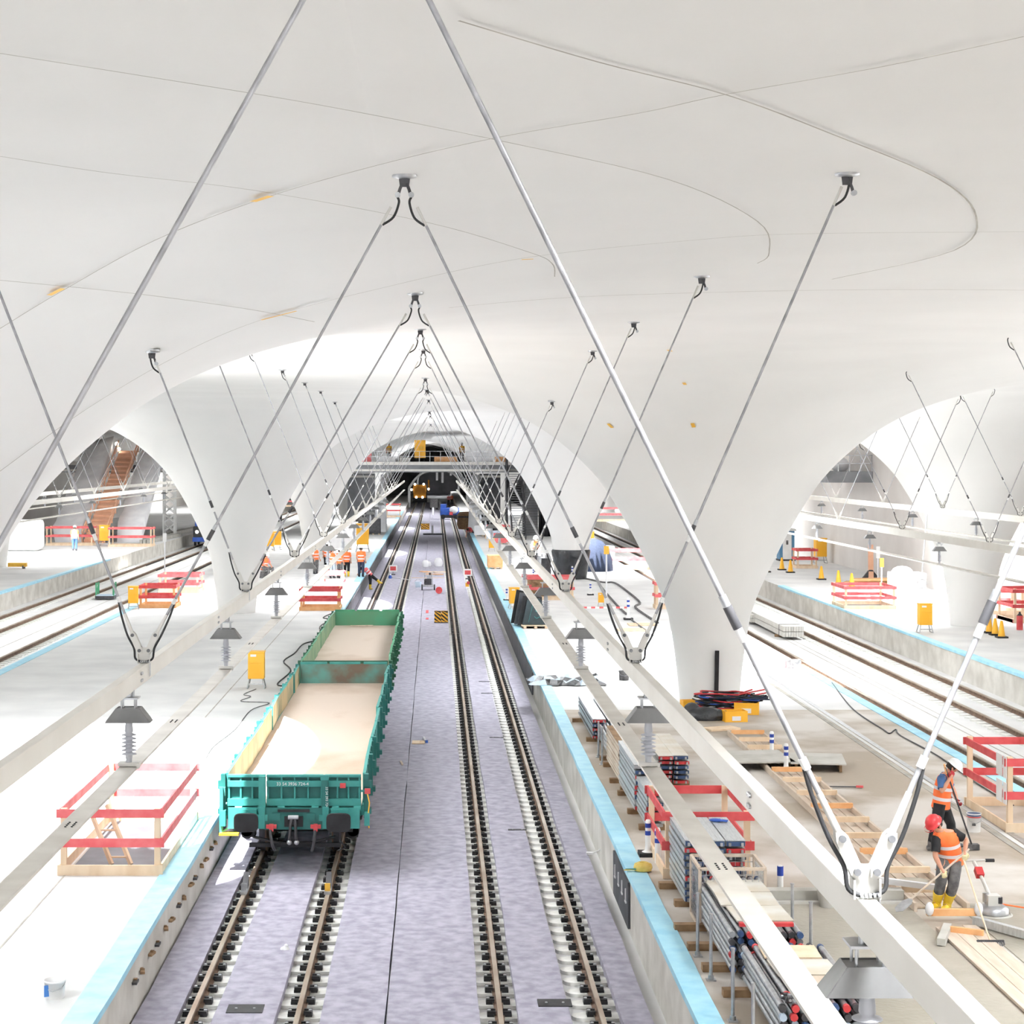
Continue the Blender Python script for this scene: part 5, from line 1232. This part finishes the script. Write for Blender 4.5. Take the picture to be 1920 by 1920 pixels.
W2 = dict(pelvis=(.0,.05,.8), spine=(.02,.05,1.0), chest=(.06,.04,1.2), neck=(.11,.03,1.34), head=(.19,.01,1.44), face=(.85,-.2,-.4),
  shL=(.1,.2,1.26), shR=(-.03,-.12,1.27), elL=(.26,.2,1.02), elR=(-.08,-.26,1.06), wrL=(.27,.02,.88), wrR=(.08,-.22,1.3),
  hipL=(.05,.15,.77), hipR=(-.05,-.05,.77), knL=(.2,.15,.43), knR=(-.14,-.1,.42), anL=(.24,.2,.1), anR=(-.2,-.05,.1), toL=(.38,.15,.04), toR=(-.06,-.12,.04))
gr = Vector((.17,.05,-.5))
person('person in white helmet and orange vest with blue sleeves pushing a long handled brush', F2, 0, W2, 'orange', 'blackc', 'greyc', 'whitehat', 'bluec', 'redglove', 1.05, True, (gr,gr))
t = thing('long_brush','black long handled brush held by the worker in the white helmet','brush',F2)
MB().cyl((.0,-.22,1.56),(.55,.0,.1),.016,'dark',n=10).build('handle', t); MB().box((.57,.02,.06),(.22,.14,.1),'greyc').build('brush_head', t); MB().cyl((-.02,-.225,1.62),(.03,-.2,1.44),.018,'woodor',n=8).build('handle_end', t)

person('person in orange vest and dark blue jeans, back turned, at the platform edge', P(677,1082), .15, None, 'orange', 'navy', 'black', 'whitehat', 'orange', None, 1.05)
bpy.data.objects['person.002'].rotation_euler.z = PI-.2
person('person in orange vest, black trousers and yellow boots beside the one in jeans', P(650,1081), PI-.1, None, 'orange', 'blackc', 'yellowb', 'whitehat', 'orange')
person('person in orange vest and grey trousers left of the one in yellow boots', P(637,1084), 2.4, None, 'orange', 'greyc', 'dark', 'whitehat', 'orange')
person('person in pale blue trousers standing leftmost at the beam in the worker group', P(623,1084), .5, None, 'orange', 'ltblue', 'dark', 'whitehat', 'white')
person('person in orange vest and black trousers standing behind the worker group', P(613,1070), PI, None, 'orange', 'blackc', 'dark', 'whitehat', 'orange')
person('person in orange at the far left of the worker group behind an insulator hood', P(592,1076), .8, None, 'orange', 'greyc', 'dark', 'whitehat', 'white')
LEAN = dict(pelvis=(0,0,.85), spine=(-.1,.03,1.0), chest=(-.25,.06,1.15), neck=(-.38,.08,1.2), head=(-.5,.1,1.2), face=(-.6,0,-.8), shL=(-.25,-.12,1.16), shR=(-.25,.25,1.18), elL=(-.45,-.15,1.05), elR=(-.45,.28,1.05), wrL=(-.65,-.1,.95), wrR=(-.65,.25,.95),
  hipL=(.0,-.1,.83), hipR=(0,.1,.83), knL=(.02,-.12,.46), knR=(.3,.1,.62), anL=(0,-.1,.1), anR=(.55,.12,.42), toL=(.12,-.2,.05), toR=(.6,.1,.3))
person('person in red orange vest and yellow boots leaning over the platform edge from the track', P(694,1105,FZ), 0, LEAN, 'pink', 'blackc', 'yellowb', 'whitehat', 'pink', None, 1.05)
SIT = dict(pelvis=(0,.1,.5), spine=(0,.06,.7), chest=(0,0,.88), neck=(0,-.06,1.0), head=(0,-.1,1.12), shL=(.19,0,.92), shR=(-.19,0,.92), elL=(.25,-.12,.7), elR=(-.25,-.12,.7), wrL=(.15,-.3,.6), wrR=(-.15,-.3,.6),
  hipL=(.1,.05,.48), hipR=(-.1,.05,.48), knL=(.15,-.38,.5), knR=(-.15,-.38,.5), anL=(.15,-.4,.1), anR=(-.15,-.4,.1), toL=(.17,-.56,.04), toR=(-.17,-.56,.04))
person('person in orange sitting on a grey box beside the left column', P(497,1084), .9, SIT, 'orange', 'greyc', 'dark', 'whitehat', 'pink', None, 1.2)
tag(MB().box((0,.12,.2),(.5,.4,.4),'greyc').build('seat_box', loc=P(497,1084), rz=.9), 'grey box under the sitting worker beside the left column', 'box')
person('person in white and orange sitting left of the foil wrapped column', P(1006,1052), -.4, SIT, 'orange', 'white', 'dark', 'whitehat', 'white', None, 1.4)
tag(MB().box((0,.12,.25),(.7,.5,.5),'film').build('seat_box', loc=P(1006,1052), rz=-.4), 'white box under the worker sitting near the foil wrapped column', 'box')
BEND = dict(pelvis=(0,.1,.75), spine=(-.08,.0,.9), chest=(-.2,-.1,1.0), neck=(-.3,-.2,1.0), head=(-.38,-.28,.97), face=(-.4,-.5,-.7), shL=(-.08,-.2,.98), shR=(-.3,.05,1.0), elL=(-.15,-.32,.75), elR=(-.42,-.1,.75), wrL=(-.25,-.4,.5), wrR=(-.5,-.2,.5), hipL=(.09,.1,.73), hipR=(-.09,.1,.73), knL=(.12,-.12,.42), knR=(-.1,-.1,.42))
person('distant person in red bending over beside the right platform edge', P(884,1016,FZ), .3, BEND, 'red', 'navy', 'white', None, 'red', None, 1.25)
person('left of two distant workers in orange before the dark tunnel', P(841,947,FZ), .2, None, 'pink', 'dark', 'black', 'whitehat', 'pink')
person('right of two distant workers in orange before the dark tunnel', P(847,946,FZ), -.3, None, 'orange', 'dark', 'black', 'whitehat', 'orange')
person('person in white and blue standing before the left wrapped escalator', P(140,1033), PI, None, 'white', 'bluec', 'dark', 'whitehat', 'orange', None, 1.1)
person('person in orange on the bridge beside the railing', Vector((-4.5,176.5,6.95)), 0, None, 'tape', 'greyc', 'dark', 'whitehat', 'yellow')
person('person in yellow at the middle of the bridge', Vector((2.6,176.5,6.95)), 0, None, 'tape', 'greyc', 'dark', 'whitehat', 'yellow')

# ---------------------------------------------------------------- machines and far structures
def lampb(parent, p, r): MB().ball(p, r, 'lamp', 8, 6).build('headlamp', parent)
t = thing('rail_machine','amber fronted rail machine with lit lamps in the tunnel mouth','machine',(-2.75,322,-.8))
MB().box((0,1.5,2.2),(2.3,3,2.3),'yelloco').build('front_body', t, .08); b = MB(); b.box((0,1.5,.65),(2.5,3.2,.8),'black'); b.box((0,4,1.6),(2.6,5,2.2),'dark'); b.cyl((1.6,1.5,2.2),(1.6,1.5,4.2),.16,'yelloco'); b.build('chassis', t)
for x, z in ((-.85,3.45),(.7,3.45),(-.6,1.15),(.5,1.15),(1.55,2.6),(-1.45,2.5)): lampb(t, (x,-.1,z), .2)
t = thing('rail_trolley','blue rail trolley with a white sheet and a red square standing on the right track','trolley',(1.9,240,-.8))
MB().box((0,1.3,.95),(2.5,2.6,1.0),'bluev').build('body', t, .06); b = MB(); b.box((0,1.2,.35),(2.3,2.4,.4),'dark'); b.box((-.8,1.0,1.7),(.8,1.8,.5),'bluev'); b.build('chassis', t); MB().ball((.55,-.1,1.2),(.6,.3,.5),'film').build('sheet', t); MB().box((.2,-.35,.75),(.45,.05,.4),'red').build('red_square', t)
for x in (-.85,.85): MB().cyl((x,-.06,.3),(x,.06,.3),.3,'black',n=14).build('wheel', t)
t = thing('tool_cart','dark tool cart standing behind the blue rail trolley','cart',(-.2,285,-.8)); MB().box((0,0,1.0),(1.2,1,1.4),'greyc').build('body', t)
for x in (-.5,.5): MB().cyl((x-.1,0,.3),(x+.1,0,.3),.3,'black',n=12).build('wheel', t)
p = P(880,992); t = thing('brown_tank','brown round tank at the right platform edge before the blue trolley','tank',p); MB().lathe([(1.1,0),(1.25,.4),(1.25,1.5),(1.0,1.75),(0,1.8)],(0,0,0),'wooddk',20).build('body', t); MB().lathe([(1.27,1.2),(1.27,1.35)],(0,0,0),'dark',20).build('hoop', t)
t = thing('blue_locomotive','small blue and black locomotive with lamps in the left side tracks','locomotive',(-21.2,166,-.8)); MB().box((0,2,1.2),(1.9,4,1.2),'black').build('body', t, .06); MB().box((0,2,2.0),(1.7,3.4,.5),'bluev').build('hood_cover', t, .05); MB().box((0,-.06,.6),(2,.2,.4),'bluev').build('bumper', t)
for x in (-.6,.6): lampb(t, (x,-.1,1.3), .15)
for s in (-1,1):
    for y in (.8,3.2): MB().cyl((s*.8,y,.35),(s*.95,y,.35),.35,'dark',n=14).build('wheel', t)
p = P(197,1124,-1.0); t = thing('green_rack','green transport rack standing in the left side tracks','rack',p); MB().box((0,.3,.12),(1.1,1.0,.18),'dark').build('base', t); MB().box((0,.3,.24),(1.0,.9,.06),'ltblue').build('tray', t)
for x in (-.5,.5):
    b = MB()
    for y in (-.1,.7): b.box((x,y,.55),(.08,.08,.85),'green')
    b.box((x,.3,.9),(.08,.8,.08),'green'); b.bar((x,-.1,.2),(x,.7,.9),.06,.06,'green'); b.build('side_frame', t)
# bridge
t = thing('foot_bridge','grey concrete bridge crossing the whole hall in front of the tunnel','bridge',(-5.5,175,5.9)); MB().box((0,0,.5),(65.5,6,1.0),'ftgrey').build('deck', t); MB().box((0,-3.05,.2),(65.5,.12,.2),'plate').box((0,-3.05,.85),(65.5,.1,.3),'plate').build('edge_profile', t)
b = MB(); 
for z in (1.5,2.0): b.box((0,-2.9,z),(65,.04,.04),'steel')
for i in range(65): b.box((-32+i,-2.9,1.5),(.05,.05,1.0),'steel')
b.build('railing', t)
def onbridge(name, label, cat, x, w, h, m, y=173.2, g=None):
    return tag(MB().box((0,0,h/2),(w,1.0,h),m).build(name, None, .04, (x,y,6.9)), label, cat, g)
t = thing('switch_cabinet','tall yellow cabinet standing on the bridge','cabinet',(-1.45,173.4,6.92)); MB().box((0,0,1.2),(1.05,.8,1.7),'yellow').build('body', t); MB().box((.1,-.42,1.3),(.4,.02,.3),'tape').build('label_plate', t)
b = MB()
for x in (-.4,.4): b.tube([(x,-.3,0),(x,-.3,.35),(x,.3,.35),(x,.3,0)], .04, 'dark', 6)
b.build('stand', t)
for i, (x, w, h, m, l) in enumerate([(-7.2,2.2,.9,'pink','red boards stacked at the left end of the visible bridge'),(-4.6,1.6,.5,'film','white cover lying on the bridge left of the yellow cabinet'),(1.0,2.2,.5,'woodor','timber stack on the bridge right of the yellow cabinet'),(4.2,2.6,.9,'film','large white cover at the right of the bridge'),(6.3,1.2,.5,'woodor','small timber stack at the right end of the bridge'),(-2.9,1.0,.4,'plate','grey crate left beside the yellow cabinet')]):
    onbridge(['board_stack','cover_sheet','timber_stack','cover_sheet','timber_stack','grey_crate'][i], l, ['boards','sheet','timber','sheet','timber','crate'][i], x, w, h, m)
# stair up to the bridge
t = thing('steel_stair','grey steel stair rising to the bridge on the right platform','stair',(7.45,161,0)); n = 30
for s in (-.6,.6):
    MB().bar((s,0,.1),(s,11,6.3),.08,.5,'dark').build('stringer', t); b = MB(); b.bar((s,0,1.1),(s,11,7.3),.05,.05,'dark')
    for k in range(6): b.bar((s,2*k+.3,.2+1.13*k),(s,2*k+.3,1.2+1.13*k),.05,.05,'dark')
    b.build('handrail', t)
for k in range(n): MB().box((0,.2+.36*k,.2+.205*k),(1.15,.38,.05),'ftgrey').build('tread', t)
for x, y, l in ((6.7,170,'left dark post beside the steel stair'),(8.25,169,'right dark post beside the steel stair')): tag(MB().cyl((0,0,0),(0,0,7.6),.14,'dark',n=10).build('steel_post', loc=(x,y,0)), l, 'post', 'posts beside the steel stair')
t = thing('lift_shaft','grey panelled shaft right of the steel stair','shaft',(9.0,170.5,0)); MB().box((0,0,3.1),(1.2,2.2,6.2),'ftgrey').build('shaft_wall', t)
b = MB()
for k in range(24): b.box((0,-1.11,.3+.25*k),(1.2,.02,.03),'greyc')
b.build('panel_joint', t)
tag(MB().add([(9.6+.12*math.sin(i*.9)+.11*i, 168+.25*math.sin(i*1.7), z) for z in (0,6.0) for i in range(12)], [(i,i+1,13+i,12+i) for i in range(11)], 'foil', True).build('foil_curtain'), 'dark foil curtain hanging right of the grey shaft', 'curtain')
m_ = bpy.data.objects['foil_curtain'].modifiers.new('thick','SOLIDIFY'); m_.thickness = .04
def room(x0, x1, y0, y1, h, m, label, dm='greyc'):
    t = thing('site_room', label, 'room', ((x0+x1)/2,(y0+y1)/2,0), 0, 'grey rooms under the bridge'); MB().box((0,0,h/2),(x1-x0,y1-y0,h),m).build('wall_panel', t); MB().box((0,-(y1-y0)/2-.03,1.2),((x1-x0)*.4,.05,2.3),dm).build('door', t); MB().box((0,-(y1-y0)/2-.03,h-.25),((x1-x0),.05,.2),'plate').build('top_profile', t)
room(-8.6,-6.0,178,181,5.7,'ftgrey','dark grey room under the left part of the bridge')
room(4.4,6.4,178,182,5.7,'facedark','dark room under the right part of the bridge','black')
tag(MB().lathe([(.5,0),(.42,2),(.3,4),(.15,5.6),(0,5.7)],(0,0,0),'film',12,sy=.6).build('film_drape', loc=(-5.2,178.5,0)), 'white film drape hanging left of the track under the bridge', 'drape')
tag(MB().lathe([(.7,0),(.6,2),(.5,4),(.4,5.6),(0,5.7)],(0,0,0),'film',12,sy=.6).build('film_drape', loc=(3.9,178,0)), 'white film drape hanging right of the track under the bridge', 'drape')
# portal with hangings under the bridge
t = thing('tunnel_portal','white arched portal frame before the dark tunnel','portal',(.3,300,-.8)); b = MB()
pts = [(-4.6,0,3.2),(-3.6,0,4.6),(-2.4,0,5.6),(-.8,0,6.0),(1.2,0,6.0),(2.6,0,5.6),(3.8,0,4.4),(5,0,2.6)]
b.tube([Vector(q) for q in smooth_px(pts, 4)], .2, 'white', 8); b.build('arch', t)
for s in (-4.6,5.0): MB().box((s,0,1.5),(.4,.4,3.4),'white').build('jamb', t)
for x, h in ((0,1.6),(.9,2.0),(2.3,.8)): MB().box((x,.05,6-h/2),(.35,.1,h),'film').build('hanging_strip', t)
# escalators and wooden stair, far left
def incline(name, label, cat, x0, x1, w, y0, y1, z1, h, m, extra=None):
    t = thing(name, label, cat, (x0,y0,0), 0, 'inclined runs on the far left platform'); d = Vector((x1-x0, y1-y0, z1)); N = 16; rnd = random.Random(int(w*100)); b = MB(); vs = []
    for i in range(N+1):
        p = d*(i/N); j = [rnd.uniform(-.12,.12) for _ in range(6)]
        vs += [(p.x-w/2+j[0],p.y,p.z*1.0+.0),(p.x-w/2+j[1],p.y,p.z+h+j[2]),(p.x+j[4]*.5,p.y,p.z+h*.75+j[5]),(p.x+w/2+j[3],p.y,p.z+h+j[2]),(p.x+w/2,p.y,p.z)]
    b.add(vs, [(5*i+k, 5*i+k+1, 5*i+k+6, 5*i+k+5) for i in range(N) for k in range(4)] + [(0,4,3,2,1),(5*N,5*N+1,5*N+2,5*N+3,5*N+4)], m, True); b.build('film_wrap', t); return t
incline('wrapped_escalator','left film wrapped escalator rising to the gallery at the far left','escalator',-31.6,-31.7,2.4,156,171.7,8.0,1.3,'film')
incline('wrapped_escalator','right film wrapped escalator rising to the gallery at the far left','escalator',-26.3,-26.5,2.1,156,171.7,7.9,1.3,'film')
t = thing('timber_stair','orange brown timber stair between the two wrapped escalators','stair',(-28.8,152.6,0)); b = MB()
b.bar((-.0,0,.02),(-.2,19,7.9),1.7,.14,'stairw'); b.build('ramp_deck', t)
for k in range(20): MB().box((-.01*k,.5+.93*k,.32+.385*k),(1.7,.4,.16),'stairw').build('tread', t)
for s in (-.95,.95):
    b = MB(); b.bar((s,0,1.0),(s-.2,19,8.9),.1,.1,'stairw'); b.bar((s,0,.5),(s-.2,19,8.4),.06,.1,'stairw')
    for k in range(11): b.bar((s-.02*k,.2+1.85*k,.1+.77*k),(s-.02*k,.2+1.85*k,1.1+.77*k),.1,.1,'stairw')
    b.build('handrail', t)
for x, z in ((-1.25,8.6),(-1.05,8.1)): lampb(t, (x,18.5,z), .18)
p = P(40,1032); t = thing('white_tank','large white rounded tank at the left photo edge on the far left platform','tank',p); MB().box((0,0,1.2),(3.2,2.4,2.4),'white').build('body', t, .3); MB().box((.3,-1.21,1.0),(.7,.02,.9),'ltblue').build('label_plate', t)
tag(MB().box((0,0,.25),(1.2,.4,.25),'tape').box((.4,0,.1),(.1,.5,.2),'dark').build('yellow_trestle', loc=P(33,1066)), 'low yellow trestle beside the column at the left photo edge', 'trestle')
t = thing('lattice_tower','white lattice tower standing behind the left column','tower',(-24.6,168,0))
b = MB()
for x in (-.5,.5):
    for y in (-.5,.5): b.box((x,y,3.6),(.14,.14,7.2),'white')
b.build('mast', t); b = MB()
for k in range(8):
    z = .45+.85*k
    for y in (-.5,.5): b.bar((-.5,y,z),(.5,y,z+.8),.08,.08,'white'); b.bar((.5,y,z),(-.5,y,z+.8),.08,.08,'white')
b.build('bracing', t)
for i, (x, y, l) in enumerate([(-27.0,158,'rear bundle'),(-26.6,142,'front bundle')]):
    t = thing('steel_section', l+' of long grey steel sections lying beside the right wrapped escalator','sections',(x+2.2,y+12,0),0,'steel sections by the escalator')
    for k in range(3): MB().bar((.3*k-.6,0,.15),(.3*k+.2,14,.15),.24,.3,'platecov').build('section', t)
t = thing('gallery','grey gallery slab with railing on the right hall wall','gallery',(25.95,117,5.7)); MB().box((0,0,.35),(2.9,7,.7),'ftgrey').build('deck', t); b = MB(); b.box((0,-3.4,1.7),(2.9,.05,.05),'steel'); b.box((0,-3.4,1.2),(2.9,.05,.05),'steel')
for k in range(5): b.box((-1.4+.7*k,-3.4,1.2),(.05,.05,1.1),'steel')
b.build('railing', t); tag(MB().ball((0,0,.4),(.6,.6,.5),'film').build('cover_sheet', loc=(25.8,115.6,6.4)), 'white covered goods on the gallery at the right hall wall', 'sheet')
for x, y, z, s_, l in ((-8.2,166,0,1,'excavator like yellow machine glimpsed behind the left columns'),):
    t = thing('yellow_lift','narrow yellow lift machine behind the left columns','lift',P(517,985)); MB().box((0,0,.9),(1.3,1.2,.9),'black').build('base', t); MB().bar((0,0,1.2),(.6,.2,4.0),.4,.4,'yellow').build('boom', t)
p = P(560,1005)
for i, (px, py, w, h, m, l) in enumerate([(700,1002,1.4,1.4,'dark','dark rack beyond the workers left of the track'),(655,1012,1.6,1.5,'greyc','grey rack beyond the workers at the beam'),(905,1005,1.6,.9,'film','white wrapped goods at the right platform edge'),(925,1012,1.2,.7,'ltblue','pale blue goods on the right platform'),(940,1020,1.3,.8,'pink','red and white goods on the right platform'),(640,1030,1.8,1.0,'film','white wrapped goods behind the worker group'),(928,1066,1.0,.8,'woodor','timber box with dark bag at the right platform edge'),(1133,1050,1.4,.9,'ltblue','pale machine right of the foil wrapped column')]):
    t = thing('goods_stack', l, 'goods', P(px,py), 0, 'goods on the platforms'); MB().box((0,0,h/2+.1),(w,1.2,h),m).build('load', t, .05); b = MB()
    for k in (-1,0,1): b.box((k*w*.4,0,.05),(.14,1.1,.1),'wood')
    b.build('pallet', t)
